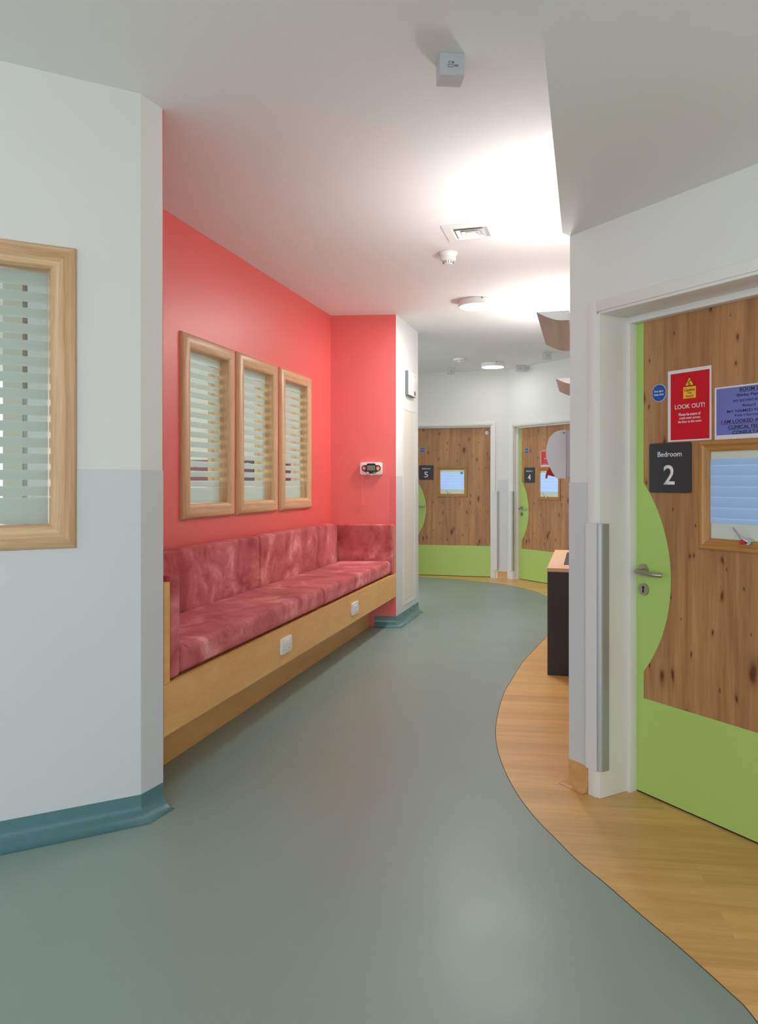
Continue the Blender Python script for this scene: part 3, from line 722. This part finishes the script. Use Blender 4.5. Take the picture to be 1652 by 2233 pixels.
def small_poster():
    q = q4; x0, x1, z0, z1 = 0.515, 0.812, 1.546, 1.758
    t = thing('hazard_poster', 'red poster with white border on the bedroom 4 door', 'poster', F_4d, ((x0 + x1) / 2, q, z0))
    part('sheet', plate([(x0, z0), (x1, z0), (x1, z1), (x0, z1)], q - 0.0010, q), M_paper, t)
    part('red_panel', plate([(x0 + 0.008, z0 + 0.020), (x1 - 0.008, z0 + 0.020), (x1 - 0.008, z1 - 0.006), (x0 + 0.008, z1 - 0.006)], q - 0.0014, q - 0.0005), M_pred, t)
    part('lettering', text_bm('LOOK OUT!', (x0 + x1) / 2, 1.655, 0.160, 0.016, q - 0.0015, 0.01), M_signtxt, t)
    part('lettering', text_bm('the floor in this room', (x0 + x1) / 2, 1.578, 0.24, 0.014, q - 0.0015, 0.01), M_signtxt, t)
small_poster()
# small round markers on the bedroom 5 door
t = thing('round_sticker', 'small round white sticker at top right of the bedroom 5 door', 'sticker', F_5, (-0.304, q5, 2.012))
part('disc', plate(circ(-0.304, 2.037, 0.026), q5 - 0.0015, q5), M_paper, t)
b = text_bm('FD30', -0.304, 2.037, 0.034, 0.012, q5 - 0.0016)
part('lettering', b, M_grey, t)
single('round_sticker', plate(circ(-0.660, 1.471, 0.020), q5 + 0.0005, q5 + 0.0028), mat('grey_blue_sticker', srgb(120, 146, 168), 0.5), F_5, 'small round grey blue sticker on the bedroom 5 vision panel', 'sticker')

# ------------------------------------------------------------------ bench
F_B = frame(0.157, 7.15, 1.057, 3.95)       # x = -s, y into the recess, front face at y = 0
def bpt(s, y): v = F_B @ Vector((-s, y, 0)); return (v.x, v.y)
bench = thing('bench', 'built-in maple bench with dusty rose velvet seat, back and arm cushions', 'bench', ID, (-0.45, 5.2, 0))
L_END = 4.075
def bprism(s0, s1, y0, y1, z0, z1, bev=0.0, seg=2, skew=0.0):
    # skew shifts the back of the s0 (far) end
    return prism([bpt(s0, y0), bpt(s0 + skew, y1), bpt(s1, y1), bpt(s1, y0)], z0, z1, bev, seg)
def grainY(bm):
    return bm
SK = 0.135
part('front_panel', bprism(0.002, L_END, 0.0, 0.022, 0.283, 0.496), M_maple, bench)
part('seat_board', bprism(0.004, L_END, 0.022, 0.575, 0.465, 0.490, skew=SK), M_maple, bench)
part('underside_board', bprism(0.004, L_END, 0.022, 0.575, 0.283, 0.300, skew=SK), M_maple, bench)
part('plinth', bprism(0.06, L_END, 0.240, 0.262, 0.0, 0.283), M_maple, bench)
part('end_panel', bprism(4.021, 4.068, 0.004, 0.560, 0.4975, 0.925), M_maple, bench)
part('end_panel', bprism(0.004, 0.026, 0.004, 0.560, 0.4975, 0.945, skew=SK), M_maple, bench)

def cushion(pts, z0, z1, bev, amp, sub=2, seed=0, crown=0.0):
    bm = prism(pts, z0, z1)
    # dense grid through subdivision of the block, rounded edges
    bmesh.ops.bevel(bm, geom=bm.edges[:], offset=bev, segments=4, profile=0.5, affect='EDGES')
    bmesh.ops.triangulate(bm, faces=bm.faces[:])
    for _ in range(8):
        long = [e for e in bm.edges if e.calc_length() > 0.085]
        if not long: break
        bmesh.ops.subdivide_edges(bm, edges=long, cuts=1, use_grid_fill=False)
        bmesh.ops.triangulate(bm, faces=bm.faces[:])
    from mathutils import noise
    bm.normal_update()
    zc = (z0 + z1) / 2
    for v in bm.verts:
        n = noise.noise(v.co * 4.0 + Vector((seed * 7.1, 0, 0))) + 0.5 * noise.noise(v.co * 11.0 + Vector((0, seed * 3.3, 0)))
        k = 1.0 if v.co.z > z0 + 0.02 else 0.0
        v.co = v.co + v.normal * (amp * n * k)
    return bm
# seat cushions (two), back cushions (two), arm cushions (two)
SEAT0, SEAT1 = 0.504, 0.628
def cb(s0, s1, y0, y1, skew=0.0): return [bpt(s0, y0), bpt(s0 + skew, y1), bpt(s1, y1), bpt(s1, y0)]
part('seat_cushion', cushion(cb(1.990, 3.915, 0.012, 0.478), SEAT0, SEAT1, 0.034, 0.0035, seed=1), M_velvet, bench, smooth=True)
part('seat_cushion', cushion(cb(0.135, 1.982, 0.012, 0.478, 0.112), SEAT0, SEAT1, 0.034, 0.0035, seed=2), M_velvet, bench, smooth=True)
part('back_cushion', cushion(cb(1.994, 3.912, 0.482, 0.580), SEAT0, 0.972, 0.022, 0.002, seed=3), M_velvet, bench, smooth=True)
part('back_cushion', cushion(cb(0.262, 1.986, 0.482, 0.578), SEAT0, 0.972, 0.022, 0.002, seed=4), M_velvet, bench, smooth=True)
part('arm_cushion', cushion(cb(3.922, 4.018, 0.006, 0.578), SEAT0, 0.947, 0.022, 0.002, seed=5), M_velvet, bench, smooth=True)
part('arm_cushion', cushion([bpt(0.030, 0.006), bpt(0.162, 0.57), bpt(0.255, 0.57), bpt(0.126, 0.006)], SEAT0, 0.960, 0.018, 0.002, seed=6), M_velvet, bench, smooth=True, label='deeper red velvet arm cushion at the far end')

# electrical plates on the bench front
def socket(sc, zc, label, holes):
    t = thing('wall_socket', label, 'socket', F_B, (-sc, -0.012, zc - 0.045), group='electrical plates on the bench')
    part('faceplate', plate(rrect(-sc - 0.078, -sc + 0.078, zc - 0.045, zc + 0.045, 0.006), -0.012, 0.0, bev=0.002), M_white, t, smooth=True)
    if holes:
        for gx in (-0.040, 0.040):
            part('earth_slot', B(-sc + gx - 0.002, -sc + gx + 0.002, -0.0128, -0.0115, zc - 0.006, zc + 0.002), M_grey, t)
            for hx_ in (-0.010, 0.010): part('pin_slot', B(-sc + gx + hx_ - 0.003, -sc + gx + hx_ + 0.003, -0.0128, -0.0115, zc - 0.024, zc - 0.0205), M_grey, t)
        for gx in (-0.014, 0.014): part('switch', B(-sc + gx - 0.009, -sc + gx + 0.009, -0.0155, -0.011, zc + 0.014, zc + 0.034, bev=0.001), M_white, t)
    else:
        for gx in (-0.016, 0.016): part('data_port', B(-sc + gx - 0.005, -sc + gx + 0.005, -0.0148, -0.0135, zc - 0.001, zc + 0.003), M_grey, t)
        part('insert', B(-sc - 0.038, -sc + 0.038, -0.014, -0.011, zc - 0.022, zc + 0.022, bev=0.001), M_white, t)
socket(2.730, 0.394, 'white double power socket on the bench front panel, nearer plate', True)
socket(1.335, 0.388, 'white data outlet plate on the bench front panel, farther plate', False)

# ------------------------------------------------------------------ nurse call unit on the end wall
def pe(px, py):  # position on the end wall from metres left of the pier edge and height
    return px, py
nx0, nx1, nz0, nz1 = -0.331, -0.124, 1.413, 1.528
nc = thing('nurse_call_unit', 'white nurse call unit with red and orange buttons on the coral end wall', 'call unit', F_E, ((nx0 + nx1) / 2, 0, nz0))
part('housing', plate(rrect(nx0, nx1, nz0, nz1, 0.018), -0.038, 0.0, bev=0.004), M_white, nc, smooth=True)
cx, cz = (nx0 + nx1) / 2, (nz0 + nz1) / 2
pan = [(cx - 0.034, nz1 - 0.010), (cx + 0.034, nz1 - 0.010), (cx + 0.044, nz1 - 0.026)]
pan += [(cx + 0.062 + 0.027 * math.cos(a), cz + 0.002 + 0.030 * math.sin(a)) for a in [math.radians(t) for t in range(80, -81, -20)]]
pan += [(cx + 0.052, cz - 0.032), (cx + 0.038, nz0 + 0.010), (cx - 0.038, nz0 + 0.010), (cx - 0.052, cz - 0.032)]
pan += [(cx - 0.062 - 0.027 * math.cos(a), cz + 0.002 + 0.030 * math.sin(a)) for a in [math.radians(t) for t in range(-80, 81, 20)]]
pan += [(cx - 0.044, nz1 - 0.026)]
part('keypad', plate(pan, -0.0395, -0.037), M_black, nc)
rb = part('call_button', plate(circ(cx - 0.066, cz + 0.002, 0.016, 24, 0.021), -0.043, -0.039), mat('button_red', srgb(214, 52, 62), 0.35), nc)
b = B(cx - 0.076, cx - 0.056, -0.0436, -0.0428, cz, cz + 0.004); box(b, cx - 0.068, cx - 0.064, -0.0436, -0.0428, cz - 0.008, cz + 0.012)
part('cross_symbol', b, M_white, rb, top=nc)
ob_ = part('call_button', plate(circ(cx + 0.064, cz + 0.001, 0.016, 24, 0.021), -0.043, -0.039), mat('button_orange', srgb(240, 140, 60), 0.35), nc, label='orange button')
part('figure_symbol', plate([(cx + 0.057, cz - 0.006), (cx + 0.071, cz - 0.006), (cx + 0.064, cz + 0.010)], -0.0436, -0.0428), M_white, ob_, top=nc)
part('screen', B(cx - 0.038, cx + 0.038, -0.0405, -0.039, cz - 0.018, cz + 0.028), mat('lcd_grey', srgb(112, 106, 84), 0.3), nc)
part('small_button', plate([(cx - 0.045, cz - 0.032), (cx - 0.021, cz - 0.032), (cx - 0.021, cz - 0.044), (cx - 0.037, cz - 0.044)], -0.042, -0.039), M_white, nc)
part('small_button', plate([(cx + 0.045, cz - 0.032), (cx + 0.021, cz - 0.032), (cx + 0.017, cz - 0.044), (cx + 0.038, cz - 0.044)], -0.042, -0.039), mat('button_green', srgb(60, 180, 80), 0.35), nc, label='green button')
part('cord_socket', B(cx - 0.004, cx + 0.012, -0.030, -0.012, nz0 - 0.010, nz0 + 0.001, bev=0.002), M_white, nc)
M_cord = mat('coral_pull_cord', srgb(255, 150, 130), 0.4)
# two red triangle pulls
t = thing('pull_cord', 'thin red pull cord with triangle handle hanging from nurse call unit', 'pull cord', F_E, (nx0 + 0.018, -0.02, 1.165))
tx = nx0 + 0.018
part('cord', tube([(tx, -0.020, nz0 + 0.002), (tx, -0.019, 1.30), (tx, -0.020, 1.184)], 0.0020, 6), M_cord, t)
part('triangle_handle', tube([(tx, -0.020, 1.186), (tx - 0.024, -0.02, 1.142), (tx + 0.022, -0.02, 1.139)], 0.0036, 8, closed=True), M_cord, t)
t = thing('pull_cord', 'red triangle pull handle looped close under the nurse call unit', 'pull cord', F_E, (nx0 + 0.06, -0.02, 1.37))
part('cord', tube([(nx0 + 0.045, -0.020, nz0 + 0.002), (nx0 + 0.043, -0.022, nz0 - 0.010)], 0.0013, 6), M_cord, t)
part('triangle_handle', tube([(nx0 + 0.043, -0.022, nz0 - 0.008), (nx0 + 0.055, -0.022, nz0 - 0.044), (nx0 + 0.093, -0.022, nz0 - 0.022)], 0.0036, 8, closed=True), M_cord, t)

# ------------------------------------------------------------------ pier fittings
t = thing('access_panel', 'tall white access panel set in the pier below the sensor box', 'access panel', F_P, (0.49, 0, 0.155))
b = bmesh.new(); ax0, ax1, az0, az1 = 0.238, 0.750, 0.155, 2.09
for a in ((ax0, ax0 + 0.045, az0, az1), (ax1 - 0.045, ax1, az0, az1), (ax0 + 0.045, ax1 - 0.045, az0, az0 + 0.045), (ax0 + 0.045, ax1 - 0.045, az1 - 0.045, az1)):
    box(b, a[0], a[1], -0.006, -0.0005, a[2], a[3], bev=0.001)
part('panel_frame', b, M_trim, t)
part('panel_door', B(ax0 + 0.048, ax1 - 0.048, -0.0045, -0.0005, az0 + 0.048, az1 - 0.048), mat('panel_cream', srgb(226, 219, 208), 0.4), t)
part('panel_lock', plate(circ(ax0 + 0.062, 1.12, 0.008, 16), -0.009, -0.004), M_white, t)
t = thing('alarm_box', 'grey and white sensor box mounted high on the white pier', 'alarm box', F_P, (0.50, -0.02, 2.19))
part('back_box', B(0.346, 0.640, -0.028, -0.001, 2.19, 2.43, bev=0.003), M_grey, t)
part('cover', B(0.349, 0.637, -0.044, -0.028, 2.193, 2.427, bev=0.006), M_whitem, t, smooth=True)
part('indicator', B(0.56, 0.585, -0.0450, -0.0435, 2.385, 2.402), M_yel, t, label='small yellow mark')
part('printed_label', B(0.53, 0.60, -0.0450, -0.0435, 2.205, 2.245), M_grey, t, label='small grey printed label')

# ------------------------------------------------------------------ ceiling fittings
def round_light(x, y, r, label, e=1.0):
    t = thing('ceiling_light', label, 'ceiling light', ID, (x, y, CZ - 0.05), group='round ceiling lights')
    part('body', lathe([(r * 0.93, CZ - 0.001), (r, CZ - 0.002), (r, CZ - 0.050), (r * 0.985, CZ - 0.053), (r * 0.93, CZ - 0.053), (r * 0.93, CZ - 0.046), (0, CZ - 0.046)], x, y, 64), M_whitem, t, smooth=True)
    part('diffuser', lathe([(r * 0.925, CZ - 0.047), (r * 0.91, CZ - 0.0515), (0, CZ - 0.0525)], x, y, 64), emis('round_light_diffuser', (1, 0.985, 0.95, 1), ROUND_E * e), t, smooth=True)
    part('fixing_clip', B(x + 0.020, x + 0.036, y - r - 0.003, y - r + 0.006, CZ - 0.012, CZ - 0.004), M_grey, t)
round_light(0.835, 6.61, 0.153, 'round surface ceiling light, nearer of the two, beyond the smoke detector')
round_light(1.49, 10.10, 0.153, 'round surface ceiling light at far end, above the bedroom 5 door', 0.12)

round_light(-0.9, 9.3, 0.153, 'unseen round ceiling light added behind the white pier to brighten the far corridor', 0.3)  # added out of view to light the dark far corridor

round_light(-2.5, 7.3, 0.153, 'round fill light added inside the office, farther from the large window', 0.17)  # office fill, added so the clear stripes look brighter
round_light(-2.5, 4.6, 0.153, 'round fill light added inside the office, nearer the large window', 0.17)  # second fill added in the office for brightness

# square supply diffuser
F_V = frame(0.573, 4.785, 0.9636, -0.267)
t = thing('ceiling_vent', 'square white air diffuser in the ceiling', 'vent', F_V @ Matrix.Translation((0, 0, 0)), (0, 0, CZ))
def sq(h0, z0, h1, z1, bm):
    a = [bm.verts.new(p) for p in ((-h0, -h0, z0), (h0, -h0, z0), (h0, h0, z0), (-h0, h0, z0))]
    b_ = [bm.verts.new(p) for p in ((-h1, -h1, z1), (h1, -h1, z1), (h1, h1, z1), (-h1, h1, z1))]
    for k in range(4): bm.faces.new((a[k], a[(k + 1) % 4], b_[(k + 1) % 4], b_[k]))
b = bmesh.new(); sq(0.160, CZ - 0.001, 0.160, CZ - 0.009, b); sq(0.160, CZ - 0.009, 0.110, CZ - 0.009, b); sq(0.110, CZ - 0.009, 0.100, CZ - 0.0005, b)
part('outer_frame', b, M_white, t)
part('cavity', B(-0.108, 0.108, -0.108, 0.108, CZ - 0.0028, CZ - 0.0008), M_vent_in, t)
for h0, h1 in ((0.086, 0.060), (0.055, 0.032)):
    b = bmesh.new(); sq(h0, CZ - 0.016, h1, CZ - 0.002, b); sq(h0, CZ - 0.016, h0 + 0.001, CZ - 0.0145, b)
    sq(h0 + 0.001, CZ - 0.0145, h1 + 0.004, CZ - 0.002, b)
    part('vent_cone', b, M_white, t)
part('centre_plate', B(-0.030, 0.030, -0.030, 0.030, CZ - 0.014, CZ - 0.010), M_white, t)

def smoke(x, y, r, label):
    t = thing('smoke_detector', label, 'smoke detector', ID, (x, y, CZ - 0.08), group='smoke detectors')
    part('base', lathe([(r, CZ - 0.001), (r, CZ - 0.010), (r * 0.86, CZ - 0.020), (r * 0.80, CZ - 0.030), (0, CZ - 0.030)], x, y, 40), M_white, t, smooth=True)
    part('head', lathe([(r * 0.80, CZ - 0.030), (r * 0.84, CZ - 0.034), (r * 0.84, CZ - 0.050), (r * 0.72, CZ - 0.057), (r * 0.55, CZ - 0.058)], x, y, 40), M_white, t, smooth=True)
    part('sensing_chamber', lathe([(r * 0.60, CZ - 0.056), (r * 0.46, CZ - 0.076), (r * 0.36, CZ - 0.080), (0, CZ - 0.080)], x, y, 40), M_white, t, smooth=True)
    b = bmesh.new()
    for k in range(12):
        a = 2 * math.pi * k / 12; c = B(-0.0022, 0.0022, r * 0.47, r * 0.58, CZ - 0.074, CZ - 0.060)
        bmesh.ops.rotate(c, cent=(0, 0, 0), matrix=Matrix.Rotation(a, 3, 'Z'), verts=c.verts); bmesh.ops.translate(c, vec=(x, y, 0), verts=c.verts); merge(b, c)
    part('slots', b, M_grey, t)
    return t
smoke(0.468, 5.22, 0.064, 'white smoke detector between the air diffuser and the nearer ceiling light')
t = thing('smoke_detector', 'low white detector at the far end, above the bedroom 5 door', 'smoke detector', ID, (1.01, 9.72, CZ - 0.045), group='smoke detectors')
part('base', lathe([(0.074, CZ - 0.001), (0.074, CZ - 0.024), (0.060, CZ - 0.030), (0, CZ - 0.030)], 1.01, 9.72, 40), M_white, t, smooth=True)
part('lens', lathe([(0.022, CZ - 0.030), (0.018, CZ - 0.042), (0, CZ - 0.045)], 1.01, 9.72, 24), M_white, t, smooth=True)

M_sensor = mat('sensor_shaded_white', srgb(196, 198, 204), 0.45)  # white plastic, greyed to put its shaded look into the colour
def sensor_box(x, y, rz, label, s=1.0):
    M = frame(x, y, math.cos(rz), math.sin(rz))
    t = thing('ceiling_sensor', label, 'ceiling fitting', M, (0, 0, CZ - 0.085), group='box shaped ceiling fittings')
    w = 0.045 * s
    # side profile (y depth, z) extruded in x: tall front, curved underside rising to the back
    prof = [(-0.046, CZ - 0.001), (-0.046, CZ - 0.076), (-0.043, CZ - 0.080)] + [(-0.043 + 0.095 * math.sin(a), CZ - 0.080 + 0.006 * (1 - math.cos(a))) for a in [math.radians(k) for k in (20, 40, 60, 75, 90)]] + [(0.052, CZ - 0.001)]
    bm = bmesh.new(); a = [bm.verts.new((-w, p, z)) for p, z in prof]; c = [bm.verts.new((w, p, z)) for p, z in prof]
    bm.faces.new(a); bm.faces.new(c)
    for k in range(len(prof)): bm.faces.new((a[k], a[(k + 1) % len(prof)], c[(k + 1) % len(prof)], c[k]))
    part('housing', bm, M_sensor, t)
    b = text_bm('CE', -0.004, CZ - 0.035, 0.022, 0.007, -0.0462); box(b, -0.017, 0.003, -0.0468, -0.0462, CZ - 0.052, CZ - 0.051); box(b, -0.017, 0.003, -0.0468, -0.0462, CZ - 0.044, CZ - 0.043)
    box(b, -0.017, -0.016, -0.0468, -0.0462, CZ - 0.052, CZ - 0.043); box(b, 0.002, 0.003, -0.0468, -0.0462, CZ - 0.052, CZ - 0.043)
    for k in range(3): box(b, 0.006, 0.022, -0.0468, -0.0462, CZ - 0.047 + 0.003 * k - 0.003, CZ - 0.046 + 0.003 * k - 0.003)
    part('printed_label', b, M_black, t)
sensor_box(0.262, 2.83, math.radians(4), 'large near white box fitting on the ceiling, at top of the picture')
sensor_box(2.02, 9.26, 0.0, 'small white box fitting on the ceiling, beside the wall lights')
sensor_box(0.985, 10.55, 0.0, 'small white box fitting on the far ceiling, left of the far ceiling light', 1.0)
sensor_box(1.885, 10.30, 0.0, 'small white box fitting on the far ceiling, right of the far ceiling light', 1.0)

# ------------------------------------------------------------------ wall uplights
F_H = lambda y: frame(0.268 * y, y, 0.9659, -0.2588)      # x = distance c to the right across the corridor, y along it
def uplight(y0, label):
    """x across (c * 0.9659), y along the corridor"""
    M = frame(0.268 * y0, y0, 0.9659, -0.2588)
    L = 0.92; zt = 2.187; xl = -0.235; xr = -0.082; dep = 0.047
    t = thing('wall_uplight', label, 'wall light', M, (0.0, L / 2, zt - dep), group='wall uplights')
    n = 14
    low = [(xl + (xr - xl) * i / n, zt - dep * math.sin(math.pi / 2 * min(1.0, (i / n) / 0.86))) for i in range(n + 1)]
    bm = bmesh.new()
    # shell as a thin curved trough
    o0 = [bm.verts.new((x, 0.0, z)) for x, z in low]; o1 = [bm.verts.new((x, L, z)) for x, z in low]
    i0 = [bm.verts.new((x, 0.0, min(z + 0.003, zt - 0.0005))) for x, z in low]; i1 = [bm.verts.new((x, L, min(z + 0.003, zt - 0.0005))) for x, z in low]
    for k in range(n):
        bm.faces.new((o0[k], o0[k + 1], o1[k + 1], o1[k])); bm.faces.new((i0[k], i0[k + 1], i1[k + 1], i1[k]))
    part('trough', bm, M_uplight, t, smooth=True, label='curved metallic underside')
    for y in (0.0, L):
        pts = low + [(xr, zt), (xl, zt)][:1] + [(xl, zt + 0.0)]
        part('end_cap', plate(pts, y - 0.003, y + 0.003), M_whitem, t)
    part('back_plate', B(xr, xr + 0.006, 0.0, L, zt - dep - 0.0, zt + 0.0), M_whitem, t)
    part('wall_mount', B(xr + 0.006, 0.0185, 0.03, L - 0.03, zt - dep - 0.004, zt - 0.006), M_whitem, t)
    part('lamp_tube', tube([((xl + xr) / 2 + 0.02, 0.06, zt - 0.018), ((xl + xr) / 2 + 0.02, L - 0.06, zt - 0.018)], 0.008, 12), emis('uplight_tube', (1, 0.98, 0.95, 1), 6), t)
    d = bpy.data.lights.new('uplight_lamp', 'AREA'); d.shape = 'RECTANGLE'; d.size = 0.10; d.size_y = L - 0.08; d.energy = UPLIGHT_W; d.color = (1.0, 0.985, 0.965)
    o = bpy.data.objects.new('uplight_lamp', d); COL.objects.link(o); o.parent = t
    o.location = ((xl + xr) / 2 + 0.01, 0, dep - 0.002); o.rotation_euler = (math.pi, 0, 0)
uplight(3.75, 'curved wall uplight, nearer one, jutting out above the dispenser')
uplight(6.20, 'curved wall uplight, farther one, seen below the nearer')

# ------------------------------------------------------------------ paper towel dispenser
def dispenser():
    y0 = 4.60; M = frame(0.268 * y0, y0, 0.9659, -0.2588)
    xf, xb, z0, z1 = -0.232, 0.012, 1.372, 1.660
    t = thing('towel_dispenser', 'white rounded dispenser on the wall, jutting past the right hand corner', 'dispenser', M, (0, 0.13, z0))
    Wd = 0.27
    # side outline: bulging front, flat back
    sm = smooth_curve([(-0.112, 1.367), (-0.150, 1.368), (-0.169, 1.372), (-0.1855, 1.391), (-0.207, 1.432), (-0.223, 1.473), (-0.231, 1.514), (-0.2285, 1.555), (-0.215, 1.605), (-0.196, 1.632), (-0.164, 1.654), (-0.112, 1.661)], 4)
    outline = sm
    part('cover', plate(outline, 0.0, Wd, bev=0.003), mat('dispenser_grey_white', srgb(214, 216, 222), 0.4), t, smooth=True)
    part('back_plate', B(-0.112, 0.0185, 0.006, Wd - 0.004, z0 + 0.004, z1 - 0.004, bev=0.003), mat('dispenser_back', srgb(196, 188, 196), 0.5), t)
    part('lock', plate(circ(-0.126, 1.643, 0.006, 20), -0.003, 0.001), M_grey, t)
    # red towel tongue
    part('paper_tongue', towel(z0, Wd), M_copper, t, label='red paper hanging from the slot')
def towel(z0, Wd):
    bm = bmesh.new()
    A = [(-0.208, 1.438), (-0.2285, 1.410), (-0.234, 1.390), (-0.2366, 1.370)]
    Bq = [(-0.184, 1.396), (-0.188, 1.380), (-0.231, 1.392), (-0.2350, 1.369)]
    a = [bm.verts.new((x, 0.02, z)) for x, z in A]; b = [bm.verts.new((x, 0.02, z)) for x, z in Bq]
    a2 = [bm.verts.new((x, Wd - 0.02, z)) for x, z in A]; b2 = [bm.verts.new((x, Wd - 0.02, z)) for x, z in Bq]
    for k in range(3):
        for q in ((a, b), (a2, b2), (a, a2), (b, b2)):
            bm.faces.new((q[0][k], q[0][k + 1], q[1][k + 1], q[1][k]))
    bm.faces.new((a[0], b[0], b2[0], a2[0])); bm.faces.new((a[3], b[3], b2[3], a2[3]))
    return bm
dispenser()

# ------------------------------------------------------------------ radiator cover
def radiator_cover():
    y0 = 5.31; M = frame(0.268 * y0, y0, 0.9659, -0.2588)
    xl, xr, L = -0.257, 0.017, 1.48; zt = 0.745
    t = thing('radiator_cover', 'charcoal radiator cover with pale plywood top and dark grille', 'radiator cover', M, ((xl + xr) / 2, L / 2, 0))
    # the front end is nearly square to the camera
    body = B(xl, xr, 0.0, L, 0.0, zt - 0.024); part('casing', body, M_charcoal, t)
    part('top', B(xl - 0.002, xr, -0.002, L + 0.01, zt - 0.024, zt), [M_ply], t)
    part('top_surface', B(xl - 0.0025, xr, -0.0025, L + 0.0105, zt, zt + 0.001), M_birch, t)
    b = bmesh.new(); gx0 = xl + 0.105; n = 26
    box(b, gx0, xr - 0.05, 0.24, L - 0.24, zt + 0.001, zt + 0.0015, mi=0)
    part('grille_mesh', b, mat('grille_dark', srgb(44, 40, 40), 0.6), t)
    b = bmesh.new()
    for k in range(n):
        x = gx0 + (xr - 0.05 - gx0) * k / (n - 1); box(b, x - 0.0011, x + 0.0011, 0.24, L - 0.24, zt + 0.0015, zt + 0.004)
    part('grille_bars', b, mat('grille_bar', srgb(104, 92, 86), 0.5, metal=0.3), t)
radiator_cover()

# ------------------------------------------------------------------ office behind the windows
def op(name, x0, x1, z0, z1, m, label, words=None):
    t = thing(name, label, 'poster', ID, ((x0 + x1) / 2, 8.995, z0), group='office posters')
    part('sheet', B(x0, x1, 8.990, 8.998, z0, z1), m, t)
    if words: part('lettering', text_bm(words, (x0 + x1) / 2, z1 - 0.06, (x1 - x0) * 0.7, 0.05, 8.9895), M_signtxt, t)
op('office_poster', -2.30, -1.97, 1.30, 1.60, mat('poster_maroon', srgb(128, 52, 62), 0.5), 'maroon poster seen low through the nearest striped window', 'AND')
op('office_poster', -1.93, -1.78, 1.30, 1.60, mat('poster_teal', srgb(64, 110, 116), 0.5), 'narrow teal poster beside the maroon one, through the nearest window')
op('office_poster', -1.66, -1.38, 1.32, 1.60, mat('poster_plum', srgb(80, 40, 62), 0.5), 'dark plum poster seen through the middle striped window', 'CELE')
op('office_poster', -1.16, -0.96, 1.34, 1.56, mat('poster_berry', srgb(140, 44, 74), 0.5), 'berry coloured poster seen through the farthest striped window')
single('steel_post', B(-1.535, -1.485, 3.30, 3.36, 0.0, 1.73), M_alu, ID, 'grey metal post inside the office behind the large left window', 'post')
single('reflection_panel', B(-2.6, -1.83, 4.1, 4.4, 1.98, 2.42, bev=0.004), M_whitem, ID, 'white panel added in the office for the bright reflection in the large left window', 'reflection panel')  # white panel added to stand in for a reflection of the lit ceiling
